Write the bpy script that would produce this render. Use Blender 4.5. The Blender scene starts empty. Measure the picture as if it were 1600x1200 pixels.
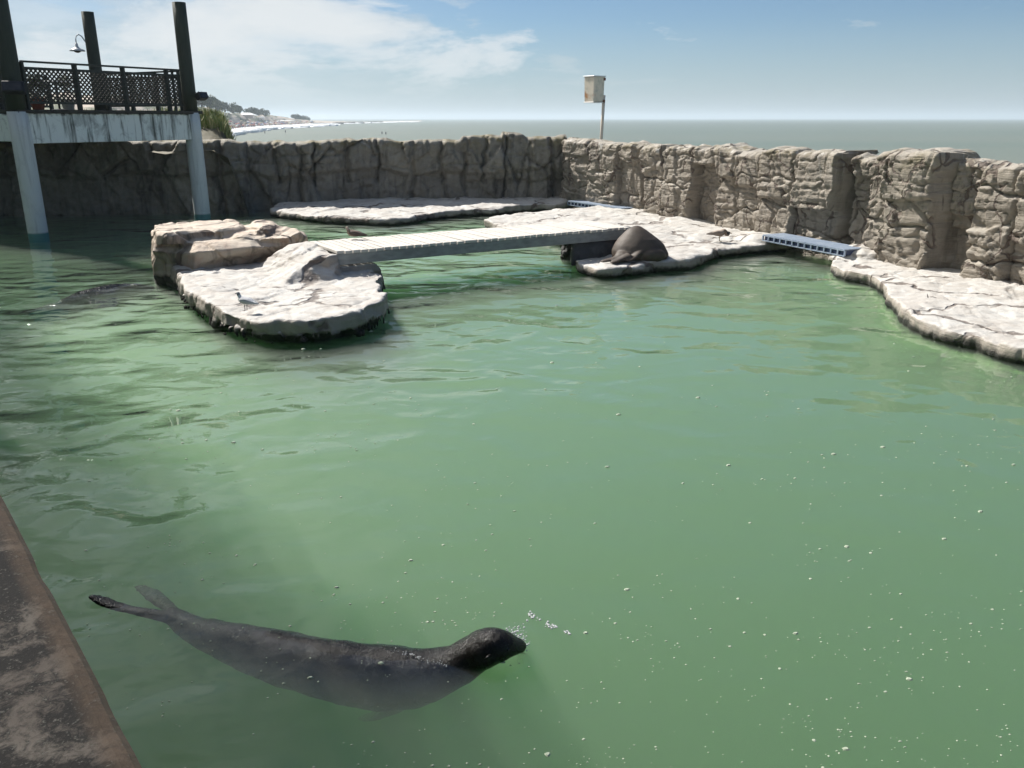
import bpy, bmesh, math, random
import numpy as np
from mathutils import Vector, Matrix
random.seed(7); np.random.seed(7)
S = bpy.context.scene
COL = S.collection
# ------------------------------------------------------------------ camera / metric helpers
F = 1300.0; PITCH = math.atan(415/F); CH = 3.0
sp, cp = math.sin(PITCH), math.cos(PITCH)
def W(px, py, z=0.0):
    """point of the photograph lying on the horizontal plane z (metres)"""
    u = (px-800)/F; v = (600-py)/F
    t = (CH-z)/(sp - v*cp)
    return (t*u, t*(cp+v*sp), z)
def WY(px, py, Y):
    u = (px-800)/F; v = (600-py)/F
    t = Y/(cp+v*sp)
    return (t*u, Y, CH + t*(-sp+v*cp))
# ------------------------------------------------------------------ numpy noise
_perm = np.random.RandomState(3).permutation(4096)
def _h(ix, iy, iz=0, k=0):
    a = _perm[(ix + 17*k) & 4095]; a = _perm[(a + iy) & 4095]; a = _perm[(a + iz) & 4095]
    return a/4095.0
def noise3(x, y, z=None, k=0):
    x = np.asarray(x, float); y = np.asarray(y, float)
    z = np.zeros_like(x) if z is None else np.asarray(z, float)
    ix, iy, iz = [np.floor(a).astype(np.int64) for a in (x, y, z)]
    fx, fy, fz = x-ix, y-iy, z-iz
    s = lambda t: t*t*t*(t*(t*6-15)+10)
    ux, uy, uz = s(fx), s(fy), s(fz)
    r = 0
    for dx in (0, 1):
        for dy in (0, 1):
            for dz in (0, 1):
                w = (ux if dx else 1-ux)*(uy if dy else 1-uy)*(uz if dz else 1-uz)
                r = r + w*_h(ix+dx, iy+dy, iz+dz, k)
    return r*2-1
def fbm(x, y, z=None, o=4, k=0):
    x = np.asarray(x, float); y = np.asarray(y, float)
    z = np.zeros_like(x) if z is None else np.asarray(z, float)
    a, r, f = 1.0, 0, 1.0
    for i in range(o):
        r = r + a*noise3(x*f, y*f, z*f, k+i); a *= .5; f *= 2.03
    return r
def voro(x, y, k=0):
    ix, iy = np.floor(x).astype(np.int64), np.floor(y).astype(np.int64)
    f1 = np.full(x.shape, 9.0); f2 = f1.copy(); cid = np.zeros(x.shape); cx = np.zeros(x.shape); cy = np.zeros(x.shape)
    for dx in (-1, 0, 1):
        for dy in (-1, 0, 1):
            jx, jy = ix+dx, iy+dy
            px = jx+.5+.42*(2*_h(jx, jy, 1, k)-1); py = jy+.5+.42*(2*_h(jx, jy, 2, k)-1)
            d = np.hypot(x-px, y-py)
            c = _h(jx, jy, 3, k)
            n1 = d < f1
            f2 = np.where(n1, f1, np.minimum(f2, d))
            cid = np.where(n1, c, cid); cx = np.where(n1, x-px, cx); cy = np.where(n1, y-py, cy)
            f1 = np.where(n1, d, f1)
    return f1, f2, cid, cx, cy
def sstep(a, b, x):
    t = np.clip((x-a)/(b-a), 0, 1); return t*t*(3-2*t)
# ------------------------------------------------------------------ materials
def srgb(r, g, b):
    f = lambda c: (c/255/12.92) if c <= 10 else ((c/255+.055)/1.055)**2.4
    return (f(r), f(g), f(b), 1)
class NT:
    def __init__(s, name, world=None):
        if world: s.m = world
        else: s.m = bpy.data.materials.new(name)
        s.m.use_nodes = True; s.t = s.m.node_tree; s.t.nodes.clear()
    def n(s, typ, ins=None, **kw):
        nd = s.t.nodes.new(typ)
        for k, v in kw.items(): setattr(nd, k, v)
        for k, v in (ins or {}).items(): s.set(nd, k, v)
        return nd
    def set(s, nd, k, v):
        i = nd.inputs[k]
        if isinstance(v, bpy.types.NodeSocket): s.t.links.new(v, i)
        elif isinstance(v, bpy.types.Node): s.t.links.new(v.outputs[0], i)
        else:
            try: i.default_value = v
            except Exception: i.default_value = v[:3]
    def math(s, op, a, b=None, clamp=False, c=None):
        nd = s.n('ShaderNodeMath', operation=op, use_clamp=clamp); s.set(nd, 0, a)
        if b is not None: s.set(nd, 1, b)
        if c is not None: s.set(nd, 2, c)
        return nd.outputs[0]
    def mix(s, f, a, b, bt='MIX'):
        nd = s.n('ShaderNodeMix', data_type='RGBA', blend_type=bt)
        s.set(nd, 0, f); s.set(nd, 6, a); s.set(nd, 7, b); return nd.outputs[2]
    def ramp(s, f, stops, interp='LINEAR'):
        nd = s.n('ShaderNodeValToRGB'); s.set(nd, 0, f); e = nd.color_ramp.elements
        nd.color_ramp.interpolation = interp
        while len(e) < len(stops): e.new(.5)
        for x, (p, c) in zip(e, stops):
            x.position = p; x.color = c if hasattr(c, '__len__') else (c, c, c, 1)
        return nd.outputs[0]
    def noise(s, vec, scale, detail=5, rough=.55, dist=0.0):
        nd = s.n('ShaderNodeTexNoise', {'Scale': scale, 'Detail': detail, 'Roughness': rough, 'Distortion': dist}); s.set(nd, 'Vector', vec)
        return nd.outputs[0]
    def mapping(s, vec, scale=(1, 1, 1), rot=(0, 0, 0), loc=(0, 0, 0)):
        nd = s.n('ShaderNodeMapping', {'Scale': scale, 'Rotation': rot, 'Location': loc}); s.set(nd, 'Vector', vec); return nd.outputs[0]
    def out(s, surf=None, vol=None):
        o = s.n('ShaderNodeOutputMaterial')
        if surf is not None: s.set(o, 'Surface', surf)
        if vol is not None: s.set(o, 'Volume', vol)
        return s.m
    def bsdf(s, col, rough=.7, normal=None, **kw):
        b = s.n('ShaderNodeBsdfPrincipled'); s.set(b, 'Base Color', col); s.set(b, 'Roughness', rough)
        if normal is not None: s.set(b, 'Normal', normal)
        for k, v in kw.items(): s.set(b, k.replace('_', ' '), v)
        return b
    def bump(s, h, dist=.02, strength=1.0, nrm=None):
        b = s.n('ShaderNodeBump', {'Strength': strength, 'Distance': dist, 'Height': h})
        if nrm is not None: s.set(b, 'Normal', nrm)
        return b.outputs[0]
    def pos(s):
        return s.n('ShaderNodeNewGeometry').outputs['Position']
    def nrm(s):
        return s.n('ShaderNodeNewGeometry').outputs['Normal']
    def sep(s, v):
        nd = s.n('ShaderNodeSeparateXYZ'); s.set(nd, 0, v); return nd.outputs
def rough_mat(name, c1, c2, scale=6, rough=.7, bump=.01, stretch=(1, 1, 1), bscale=20, **kw):
    t = NT(name); p = t.mapping(t.pos(), stretch)
    f = t.noise(p, scale, 8, .65); f = t.ramp(f, [(.3, 0.), (.7, 1.)])
    g = t.noise(p, bscale, 6, .6)
    c = t.mix(f, c1, c2)
    c = t.mix(.25, c, t.ramp(g, [(.3, .25), (.7, 1.)]), 'MULTIPLY')
    return t.out(t.bsdf(c, rough, t.bump(g, bump), **kw))

def rock_mat(name, base, base2, top, topamt, crack, wet_z, warm, bw=(1., .7, .35), darkband=True, cracks_on=True, guano=0., moss=0., stain=0.3):
    t = NT(name); P = t.pos(); x, y, z = t.sep(P); nz = t.sep(t.nrm())[2]
    big = t.noise(P, .8, 6, .6, .4); med = t.noise(P, 4.0, 8, .65, .3); fine = t.noise(P, 28, 6, .7)
    strat = t.noise(t.mapping(P, (1.2, 1.2, 16)), 1.0, 6, .6, .6)
    c = t.mix(t.ramp(big, [(.35, 0.), (.65, 1.)]), base, base2)
    c = t.mix(t.ramp(med, [(.45, 0.), (.75, .75)]), c, warm)
    # stains
    st = t.noise(t.mapping(P, (3.0, 3.0, .5)), 1.3, 6, .6, .2)
    c = t.mix(t.math('MULTIPLY', t.ramp(st, [(.5, 0.), (.72, 1.)]), stain), c, (.03, .028, .022, 1))
    # pale bird-whitened upper faces
    tm = t.math('ADD', nz, t.math('MULTIPLY', t.math('SUBTRACT', med, .5), .9))
    tm = t.math('MULTIPLY', t.ramp(tm, [(.45, 0.), (.85, 1.)]), topamt)
    tcol = t.mix(t.ramp(t.noise(P, 2.2, 9, .7, .8), [(.36, 0.), (.6, 1.)]), t.mix(.5, top, warm), top)
    c = t.mix(tm, c, tcol)
    if guano:
        gs = t.noise(t.mapping(P, (5, 5, .35)), 1.6, 5, .6)
        gm = t.math('MULTIPLY', t.ramp(gs, [(.55, 0.), (.66, 1.)]), t.ramp(z, [(1.5/3, 0.), (2.25/3, 1.)]) if False else t.math('SMOOTH_MAX', 0, t.math('MULTIPLY', t.math('SUBTRACT', z, 1.55), 1.3), c=.05))
        gm = t.math('MULTIPLY', gm, guano, True)
        gm = t.math('MULTIPLY', gm, t.ramp(t.noise(P, .5, 2), [(.45, 0.), (.6, 1.)]))
        c = t.mix(gm, c, (.62, .6, .56, 1))
    if moss:
        mm = t.math('MULTIPLY', t.ramp(t.noise(P, 1.7, 7, .7), [(.48, 0.), (.62, 1.)]), t.math('MULTIPLY', t.math('SUBTRACT', z, 1.95), 3.0, True))
        c = t.mix(t.math('MULTIPLY', mm, moss, True), c, (.16, .13, .045, 1))
    ht = t.math('ADD', t.math('MULTIPLY', fine, bw[2]), t.math('ADD', t.math('MULTIPLY', med, bw[0]), t.math('MULTIPLY', strat, bw[1])))
    if cracks_on:
        wv = t.n('ShaderNodeVectorMath', operation='ADD'); t.set(wv, 0, P)
        nn = t.n('ShaderNodeTexNoise', {'Scale': .9, 'Detail': 4.0}); t.set(nn, 'Vector', P)
        sc_ = t.n('ShaderNodeVectorMath', operation='SCALE'); t.set(sc_, 0, nn.outputs['Color']); t.set(sc_, 'Scale', 1.6); t.set(wv, 1, sc_.outputs[0])
        vo = t.n('ShaderNodeTexVoronoi', {'Scale': crack}, feature='DISTANCE_TO_EDGE'); t.set(vo, 'Vector', t.mapping(wv.outputs[0], (1, 1.6, 1)))
        gate = t.ramp(t.noise(P, .9, 3), [(.46, 0.), (.52, 1.)])
        ck = t.math('MULTIPLY', t.ramp(vo.outputs[0], [(.0, 1.), (.016, 1.), (.034, 0.)]), gate)
        c = t.mix(t.math('MULTIPLY', ck, .75), c, (.09, .06, .045, 1))
        ht = t.math('SUBTRACT', ht, t.math('MULTIPLY', ck, 1.2))
    # growth at the waterline; its black also paints in shade under the rims
    wz = t.math('ADD', z, t.math('MULTIPLY', t.math('SUBTRACT', t.noise(P, 3.0, 6, .65), .5), .22))
    if darkband:
        c = t.mix(t.math('SUBTRACT', 1.0, t.math('MULTIPLY', t.math('SUBTRACT', wz, wet_z), 14, True)), c, (.016, .015, .010, 1))
        c = t.mix(t.math('MULTIPLY', t.math('SUBTRACT', -.02, z), 12, True), c, (.12, .22, .07, 1))
    rough = t.math('ADD', .55, t.math('MULTIPLY', fine, .4))
    n = t.bump(ht, .035, .9)
    return t.out(t.bsdf(c, rough, n))

M = {}
M['ledge'] = rock_mat('pale_ledge_stone', (.30, .27, .235, 1), (.36, .32, .27, 1), (.57, .555, .52, 1), 1.0, .42, .06, (.33, .27, .215, 1))
M['island'] = rock_mat('pale_island_stone', (.30, .27, .235, 1), (.36, .32, .27, 1), (.56, .545, .51, 1), 1.0, .42, .11, (.33, .265, .21, 1))
M['boulder'] = rock_mat('boulder_stone', (.40, .33, .26, 1), (.50, .42, .32, 1), (.64, .57, .47, 1), .75, .4, .16, (.40, .25, .18, 1), stain=.9)
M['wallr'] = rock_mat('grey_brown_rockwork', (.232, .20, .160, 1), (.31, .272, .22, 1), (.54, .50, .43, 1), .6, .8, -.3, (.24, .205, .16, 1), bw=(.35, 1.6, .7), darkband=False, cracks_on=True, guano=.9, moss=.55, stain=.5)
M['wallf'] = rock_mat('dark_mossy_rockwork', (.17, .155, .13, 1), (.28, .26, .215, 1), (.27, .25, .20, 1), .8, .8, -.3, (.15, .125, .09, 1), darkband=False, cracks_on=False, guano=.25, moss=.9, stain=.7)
M['darkrock'] = rock_mat('wet_black_rock', (.035, .035, .035, 1), (.06, .06, .058, 1), (.10, .10, .095, 1), .4, .8, .1, (.05, .045, .04, 1), cracks_on=False)

def streak_mat(name, base, dirt, amt=.6, zlo=0, teal=True, topmoss=None):
    t = NT(name); P = t.pos(); x, y, z = t.sep(P)
    st = t.noise(t.mapping(P, (5.5, 5.5, .45)), 1.0, 6, .65, .25)
    bl = t.noise(P, 2.5, 8, .7, .6); fi = t.noise(P, 25, 5, .7)
    c = t.mix(t.math('MULTIPLY', t.ramp(st, [(.50, 0.), (.64, 1.)]), amt), base, dirt)
    c = t.mix(t.math('MULTIPLY', t.ramp(bl, [(.52, 0.), (.75, 1.)]), amt*.8), c, dirt)
    if topmoss is not None:
        m = t.math('MULTIPLY', t.math('SUBTRACT', t.math('ADD', z, t.math('MULTIPLY', t.math('SUBTRACT', t.noise(P, 6, 5), .5), .28)), topmoss), 14, True)
        c = t.mix(m, c, (.02, .02, .014, 1))
    if teal:
        m = t.math('MULTIPLY', t.math('SUBTRACT', .24, z), 20, True)
        c = t.mix(m, c, (.10, .24, .22, 1))
    return t.out(t.bsdf(c, .75, t.bump(fi, .006)))
M['conc'] = streak_mat('streaked_white_concrete', (.78, .82, .77, 1), (.08, .09, .075, 1), .95, topmoss=3.08)
M['column'] = streak_mat('painted_column_concrete', (.64, .67, .64, 1), (.14, .15, .14, 1), .3)
M['slab'] = rough_mat('mossy_slab_edge', (.02, .02, .014, 1), (.06, .055, .04, 1), 5)
M['floor'] = rough_mat('deck_floor', (.22, .2, .18, 1), (.3, .28, .25, 1), 3)
M['post'] = rough_mat('green_black_timber', (.018, .028, .016, 1), (.035, .045, .026, 1), 4, .6, .01, (8, 8, .8))
M['rail'] = rough_mat('dark_green_rail_paint', (.022, .026, .020, 1), (.04, .045, .034, 1), 5, .6, .004)
M['lattice'] = rough_mat('brown_lattice_wood', (.035, .032, .024, 1), (.07, .06, .045, 1), 6, .75, .004)
M['black'] = rough_mat('black_metal', (.012, .012, .012, 1), (.025, .025, .025, 1), 8, .45, .002)
M['white'] = rough_mat('white_enamel', (.75, .76, .75, 1), (.62, .63, .62, 1), 5, .35, .001)
M['glassd'] = rough_mat('dusty_lamp_glass', (.02, .02, .024, 1), (.035, .035, .04, 1), 5, .2, .0)
M['wood'] = rough_mat('sun_bleached_planks', (.60, .56, .50, 1), (.72, .68, .62, 1), 2.2, .8, .006, (1.5, 1.5, 1.5), 30)
M['beam'] = rough_mat('wet_grey_beam', (.42, .42, .39, 1), (.25, .25, .235, 1), 5, .75, .01, (1, 1, 2.5))
M['abut'] = rough_mat('dark_abutment_stone', (.085, .085, .085, 1), (.05, .05, .05, 1), 4, .7, .03, (1, 1, 1), 9)
M['blue'] = rough_mat('faded_blue_plastic', (.24, .31, .42, 1), (.38, .44, .52, 1), 6, .5, .002)
M['bluedark'] = rough_mat('deep_blue_plastic', (.045, .065, .14, 1), (.06, .09, .18, 1), 6, .5, .002)
M['polem'] = rough_mat('weathered_pole_wood', (.75, .62, .48, 1), (.85, .78, .68, 1), 4, .8, .004, (6, 6, 1))
M['parapet'] = None
M['sandm'] = rough_mat('beach_sand', (.46, .40, .33, 1), (.55, .48, .40, 1), .02, .95, .0)

def simple(name, col, rough=.6, **kw):
    t = NT(name); return t.out(t.bsdf(col, rough, **kw))
# ------------------------------------------------------------------ object helpers
def link(name, me, mat=None, parent=None, smooth=True, base=None):
    if mat is not None and not me.materials:
        for mm in (mat if isinstance(mat, (list, tuple)) else [mat]): me.materials.append(mm)
    o = bpy.data.objects.new(name, me); COL.objects.link(o)
    if smooth: me.polygons.foreach_set('use_smooth', [True]*len(me.polygons))
    if parent is not None: o.parent = parent; o.matrix_parent_inverse = parent.matrix_world.inverted() if False else Matrix.Translation(-Vector(parent.location)) if parent.rotation_euler.z == 0 else (Matrix.Translation(parent.location) @ Matrix.Rotation(parent.rotation_euler.z, 4, 'Z')).inverted()
    elif base is not None:
        b = Vector(base); me.transform(Matrix.Translation(-b)); o.location = b
    return o
def tag(o, label=None, cat=None, group=None, kind=None):
    if label: o['label'] = label
    if cat: o['category'] = cat
    if group: o['group'] = group
    if kind: o['kind'] = kind
    return o
def empty(name, loc, label, cat, group=None, rz=0):
    o = bpy.data.objects.new(name, None); COL.objects.link(o); o.location = loc; o.rotation_euler.z = rz
    o.empty_display_size = .2
    return tag(o, label, cat, group)
class MB:
    def __init__(s): s.v = []; s.f = []; s.mi = []
    def add(s, vs, fs, mi=0):
        b = len(s.v); s.v += [tuple(p) for p in vs]; s.f += [[i+b for i in f] for f in fs]; s.mi += [mi]*len(fs)
    def box(s, c, d, mat=None, mi=0):
        vs = [Vector((x*d[0]/2, y*d[1]/2, z*d[2]/2)) for x in (-1, 1) for y in (-1, 1) for z in (-1, 1)]
        if mat is not None: vs = [mat @ v for v in vs]
        vs = [v+Vector(c) for v in vs]
        s.add(vs, [(0, 1, 3, 2), (4, 6, 7, 5), (0, 4, 5, 1), (2, 3, 7, 6), (0, 2, 6, 4), (1, 5, 7, 3)], mi)
    def beam(s, a, b, w, h, mi=0):
        """box from a to b, width w (horizontal), height h"""
        a, b = Vector(a), Vector(b); d = (b-a); L = d.length; d.normalize()
        up = Vector((0, 0, 1)) if abs(d.z) < .95 else Vector((1, 0, 0))
        r = d.cross(up).normalized(); u = r.cross(d)
        m = Matrix((d, r, u)).transposed()
        s.box((a+b)/2, (L, w, h), m, mi)
    def tube(s, pts, rad, n=12, mi=0, cap=True):
        """rad: list of r or (rw, rh)"""
        pts = [Vector(p) for p in pts]; N = len(pts); vs = []
        for i, p in enumerate(pts):
            d = (pts[min(i+1, N-1)]-pts[max(i-1, 0)]).normalized()
            up = Vector((0, 0, 1)) if abs(d.z) < .9 else Vector((0, 1, 0))
            r = d.cross(up).normalized(); u = r.cross(d)
            R = rad[i] if hasattr(rad, '__len__') else rad
            rw, rh = R if hasattr(R, '__len__') else (R, R)
            for k in range(n):
                a = 2*math.pi*k/n; vs.append(p + r*math.cos(a)*rw + u*math.sin(a)*rh)
        fs = [(i*n+k, i*n+(k+1) % n, (i+1)*n+(k+1) % n, (i+1)*n+k) for i in range(N-1) for k in range(n)]
        if cap: fs += [tuple(range(n))[::-1], tuple((N-1)*n+k for k in range(n))]
        s.add(vs, fs, mi)
    def lathe(s, c, prof, n=20, mi=0):
        vs = [(c[0]+r*math.cos(2*math.pi*k/n), c[1]+r*math.sin(2*math.pi*k/n), c[2]+z) for r, z in prof for k in range(n)]
        N = len(prof)
        fs = [(i*n+k, i*n+(k+1) % n, (i+1)*n+(k+1) % n, (i+1)*n+k) for i in range(N-1) for k in range(n)]
        fs += [tuple(range(n))[::-1], tuple((N-1)*n+k for k in range(n))]
        s.add(vs, fs, mi)
    def ell(s, c, r, rot=None, n=16, mi=0):
        vs = []; fs = []
        m = rot if rot is not None else Matrix.Identity(3)
        H = n//2
        for i in range(1, H):
            th = math.pi*i/H
            for k in range(n):
                a = 2*math.pi*k/n
                vs.append(Vector(c)+m @ Vector((r[0]*math.sin(th)*math.cos(a), r[1]*math.sin(th)*math.sin(a), r[2]*math.cos(th))))
        vs.append(Vector(c)+m @ Vector((0, 0, r[2]))); vs.append(Vector(c)+m @ Vector((0, 0, -r[2])))
        T, B = len(vs)-2, len(vs)-1
        for i in range(H-2):
            for k in range(n): fs.append((i*n+k, (i+1)*n+k, (i+1)*n+(k+1) % n, i*n+(k+1) % n))
        for k in range(n): fs.append((T, k, (k+1) % n)); fs.append((B, (H-2)*n+(k+1) % n, (H-2)*n+k))
        s.add(vs, fs, mi)
    def loft(s, loops, mi=0):
        n = len(loops[0]); vs = [p for l in loops for p in l]; N = len(loops)
        fs = [(i*n+k, i*n+(k+1) % n, (i+1)*n+(k+1) % n, (i+1)*n+k) for i in range(N-1) for k in range(n)]
        fs += [tuple(range(n))[::-1], tuple((N-1)*n+k for k in range(n))]
        s.add(vs, fs, mi)
    def mesh(s, name='m', fixn=True):
        me = bpy.data.meshes.new(name); me.from_pydata(s.v, [], s.f); me.polygons.foreach_set('material_index', s.mi)
        if fixn:
            bm = bmesh.new(); bm.from_mesh(me); bmesh.ops.recalc_face_normals(bm, faces=bm.faces); bm.to_mesh(me); bm.free()
        me.update(); return me
    def build(s, name, mat, parent=None, smooth=False, base=None, bevel=0):
        me = s.mesh(name)
        if bevel:
            bm = bmesh.new(); bm.from_mesh(me); bmesh.ops.bevel(bm, geom=list(bm.edges), offset=bevel, segments=1, affect='EDGES'); bm.to_mesh(me); bm.free()
        return link(name, me, mat, parent, smooth, base)
def remesh(me, voxel, smooth_it=0, factor=.5):
    o = bpy.data.objects.new('tmp', me); COL.objects.link(o)
    r = o.modifiers.new('r', 'REMESH'); r.mode = 'VOXEL'; r.voxel_size = voxel
    if smooth_it:
        q = o.modifiers.new('s', 'SMOOTH'); q.iterations = smooth_it; q.factor = factor
    dg = bpy.context.evaluated_depsgraph_get(); ev = o.evaluated_get(dg)
    out = bpy.data.meshes.new_from_object(ev)
    bpy.data.objects.remove(o); return out
def verts(me):
    a = np.empty(len(me.vertices)*3); me.vertices.foreach_get('co', a); return a.reshape(-1, 3)
def norms(me):
    a = np.empty(len(me.vertices)*3); me.vertices.foreach_get('normal', a); return a.reshape(-1, 3)
def setv(me, a): me.vertices.foreach_set('co', a.ravel()); me.update()

def chaikin(pts, it=2):
    for _ in range(it):
        q = []
        for i in range(len(pts)):
            a, b = np.array(pts[i]), np.array(pts[(i+1) % len(pts)])
            q += [a*.75+b*.25, a*.25+b*.75]
        pts = q
    return [tuple(p) for p in pts]
def resample(pts, step):
    out = []
    for i in range(len(pts)):
        a, b = np.array(pts[i][:2]), np.array(pts[(i+1) % len(pts)][:2]); L = np.linalg.norm(b-a); m = max(1, int(round(L/step)))
        for k in range(m): out.append(tuple(a+(b-a)*k/m))
    return out
def poly_in(x, y, poly):
    c = np.zeros(x.shape, bool); n = len(poly)
    for i in range(n):
        x1, y1 = poly[i][:2]; x2, y2 = poly[(i+1) % n][:2]
        m = ((y1 > y) != (y2 > y)); xi = (x2-x1)*(y-y1)/(y2-y1+1e-12)+x1
        c ^= m & (x < xi)
    return c
def poly_d(x, y, poly):
    d = np.full(x.shape, 1e9); n = len(poly)
    for i in range(n):
        a = np.array(poly[i][:2]); b = np.array(poly[(i+1) % n][:2]); ab = b-a; L = ab@ab+1e-12
        t = np.clip(((x-a[0])*ab[0]+(y-a[1])*ab[1])/L, 0, 1)
        d = np.minimum(d, np.hypot(x-a[0]-t*ab[0], y-a[1]-t*ab[1]))
    return d
def inset(poly, d):
    """push points inward (d>0) along local normals; poly counter-clockwise or clockwise both work"""
    n = len(poly); A = sum(poly[i][0]*poly[(i+1) % n][1]-poly[(i+1) % n][0]*poly[i][1] for i in range(n))
    sg = 1 if A > 0 else -1; out = []
    for i in range(n):
        a = np.array(poly[i-1][:2]); b = np.array(poly[(i+1) % n][:2]); t = b-a; t = t/(np.linalg.norm(t)+1e-9)
        nn = np.array((-t[1], t[0]))*sg
        out.append(tuple(np.array(poly[i][:2])+nn*d))
    return out
def ledge_solid(poly, ztop, zbot=-.7, under=.12, lip=.06, seed=0, rough=.10, skirt=None):
    """loops for a slab with a rounded lip and an undercut front"""
    poly = resample(chaikin(poly, 1), .18)
    P = np.array(poly)
    ns = noise3(P[:, 0]*1.3+seed, P[:, 1]*1.3, k=seed)*rough + noise3(P[:, 0]*3.5, P[:, 1]*3.5, k=seed+5)*rough*.6
    base = inset(poly, 0); ii = inset(poly, 1.0)
    poly = [tuple(np.array(b)+(np.array(i)-np.array(b))*v) for b, i, v in zip(base, ii, ns)]
    zt = ztop if callable(ztop) else (lambda x, y: ztop)
    L = []
    for off, dz in ((under+.12, None), (under, -.1), (0.02, -.17), (-.01, -.10), (.0, -.03), (lip*.5, 0.0)):
        q = inset(poly, off)
        L.append([(x, y, zbot if dz is None else (zt(x, y)+dz if dz != -.1 else .0)) for x, y in q])
    return L, poly
def rock_relief(me, amp=.05, seed=0, facet=.0, fine=.012, flag=.02, ledge_flag=True):
    v = verts(me); n = norms(me)
    d = fbm(v[:, 0]*1.1, v[:, 1]*1.1, v[:, 2]*1.6, 4, seed)*amp + (fbm(v[:, 0]*7, v[:, 1]*7, v[:, 2]*9, 3, seed+9)*fine) + (1-np.clip(n[:, 2], 0, 1))*(.035*fbm(v[:, 0]*2.4, v[:, 1]*2.4, v[:, 2]*3, 2, seed+12)-.028*sstep(.86, 1, 1-np.abs(noise3(v[:, 0]*2.3, v[:, 1]*2.3, v[:, 2]*1.0, seed+13))))
    if flag:
        wx = v[:, 0]+.5*noise3(v[:, 0]*.7, v[:, 1]*.7, k=seed+3); wy = v[:, 1]+.5*noise3(v[:, 0]*.7+9, v[:, 1]*.7, k=seed+4)
        f1, f2, cid, cx, cy = voro(wx*.55, wy*.95, seed)
        g = sstep(0, .06, f2-f1)
        top = np.clip(n[:, 2], 0, 1)
        v[:, 2] += top*((cid-.5)*flag*1.6 - (1-g)*flag*.6 + flag*1.2*cx*(cid-.3))
    if facet:
        f1, f2, cid, cx, cy = voro(v[:, 0]*1.4+v[:, 2]*.6+seed, v[:, 2]*1.6+v[:, 1]*1.2, seed+2)
        d += ((cid-.5)*facet - (1-sstep(0, .12, f2-f1))*facet*.6)*(1-.85*np.clip(n[:, 2], 0, 1)*(facet > .055 and facet < .12))
    v += n*d[:, None]; setv(me, v)

# =================================================================== CAMERA
cam_d = bpy.data.cameras.new('camera'); cam = bpy.data.objects.new('camera', cam_d); COL.objects.link(cam)
cam.location = (0, 0, CH); cam.rotation_euler = (math.pi/2-PITCH, 0, 0)
cam_d.sensor_width = 36; cam_d.lens = 36*F/1600; cam_d.clip_start = .05; cam_d.clip_end = 60000
S.camera = cam
# =================================================================== LIGHT
AZ = math.radians(-48); EL = math.radians(45)
SD = Vector((math.sin(AZ)*math.cos(EL), math.cos(AZ)*math.cos(EL), math.sin(EL)))
ld = bpy.data.lights.new('sun', 'SUN'); ld.energy = 5.0; ld.angle = math.radians(.53); ld.color = (1, .955, .89)
lo = bpy.data.objects.new('sun', ld); COL.objects.link(lo); lo.rotation_euler = (-SD).to_track_quat('-Z', 'Y').to_euler(); lo.location = (0, 0, 60)
w = bpy.data.worlds.new('World'); S.world = w; w.use_nodes = True
t = NT('w', world=w)
sky = t.n('ShaderNodeTexSky', sky_type='NISHITA', sun_disc=False)
sky.sun_elevation = EL; sky.sun_rotation = AZ; sky.air_density = 1.0; sky.dust_density = .0; sky.ozone_density = 3.0; sky.altitude = 0
tc = t.n('ShaderNodeTexCoord').outputs['Generated']
vx, vy, vz = t.sep(tc)
den = t.math('ADD', t.math('MAXIMUM', vz, 0.0), .10)
cb = t.n('ShaderNodeCombineXYZ'); t.set(cb, 0, t.math('DIVIDE', vx, den)); t.set(cb, 1, t.math('DIVIDE', vy, den)); t.set(cb, 2, 3.1)
cn = t.noise(t.mapping(cb.outputs[0], (1.0, .8, 1), (0, 0, .5)), 1.15, 9, .62, .35)
# more cloud towards the left (-x) of the view
azm = t.math('DIVIDE', vx, t.math('ADD', t.math('ABSOLUTE', vy), .15))
bias = t.math('MULTIPLY', t.math('SUBTRACT', -.06, azm), .55)
bias = t.math('MINIMUM', t.math('MAXIMUM', bias, -.16), .17)
cm = t.ramp(t.math('ADD', cn, bias), [(.46, 0.), (.52, .6), (.62, 1.)])
cm = t.math('MULTIPLY', cm, t.ramp(vz, [(.012, 0.), (.07, 1.)]))
vl = t.math('MULTIPLY', t.math('MULTIPLY', t.math('SUBTRACT', .0, azm), 1.9, True), t.ramp(t.noise(t.mapping(cb.outputs[0], (.5, .5, 1)), 1.0, 5, .6), [(.25, .25), (.6, .62)]))
vl = t.math('MULTIPLY', vl, t.ramp(vz, [(.0, .25), (.05, 1.)]))
cm = t.math('MAXIMUM', t.math('MULTIPLY', cm, .7), vl)
cp2 = t.n('ShaderNodeCombineXYZ'); t.set(cp2, 0, t.math('MULTIPLY', azm, 3.2)); t.set(cp2, 1, t.math('MULTIPLY', vz, 9.5)); t.set(cp2, 2, 17.1)
pn = t.noise(cp2.outputs[0], 1.5, 9, .62, .25); pm = t.noise(cp2.outputs[0], .55, 2, .5)
pb = t.math('MINIMUM', t.math('MAXIMUM', t.math('MULTIPLY', t.math('SUBTRACT', .0, azm), .62), -.22), .085)
puff = t.ramp(t.math('ADD', t.math('ADD', t.math('MULTIPLY', pn, .75), t.math('MULTIPLY', pm, .25)), pb), [(.53, 0.), (.585, .7), (.66, 1.)])
puff = t.math('MULTIPLY', puff, t.ramp(vz, [(.015, 0.), (.05, 1.)]))
ccol = t.mix(t.ramp(t.noise(cb.outputs[0], 3.0, 6, .6), [(.3, 0.), (.7, 1.)]), (6.4, 7.1, 7.4, 1), (8.6, 9.0, 9.1, 1))
gate_ = t.math('MAXIMUM', t.math('MULTIPLY', t.math('SUBTRACT', -.05, azm), 3.0, True), t.ramp(vz, [(.16, 1.), (.34, .12)]))
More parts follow.
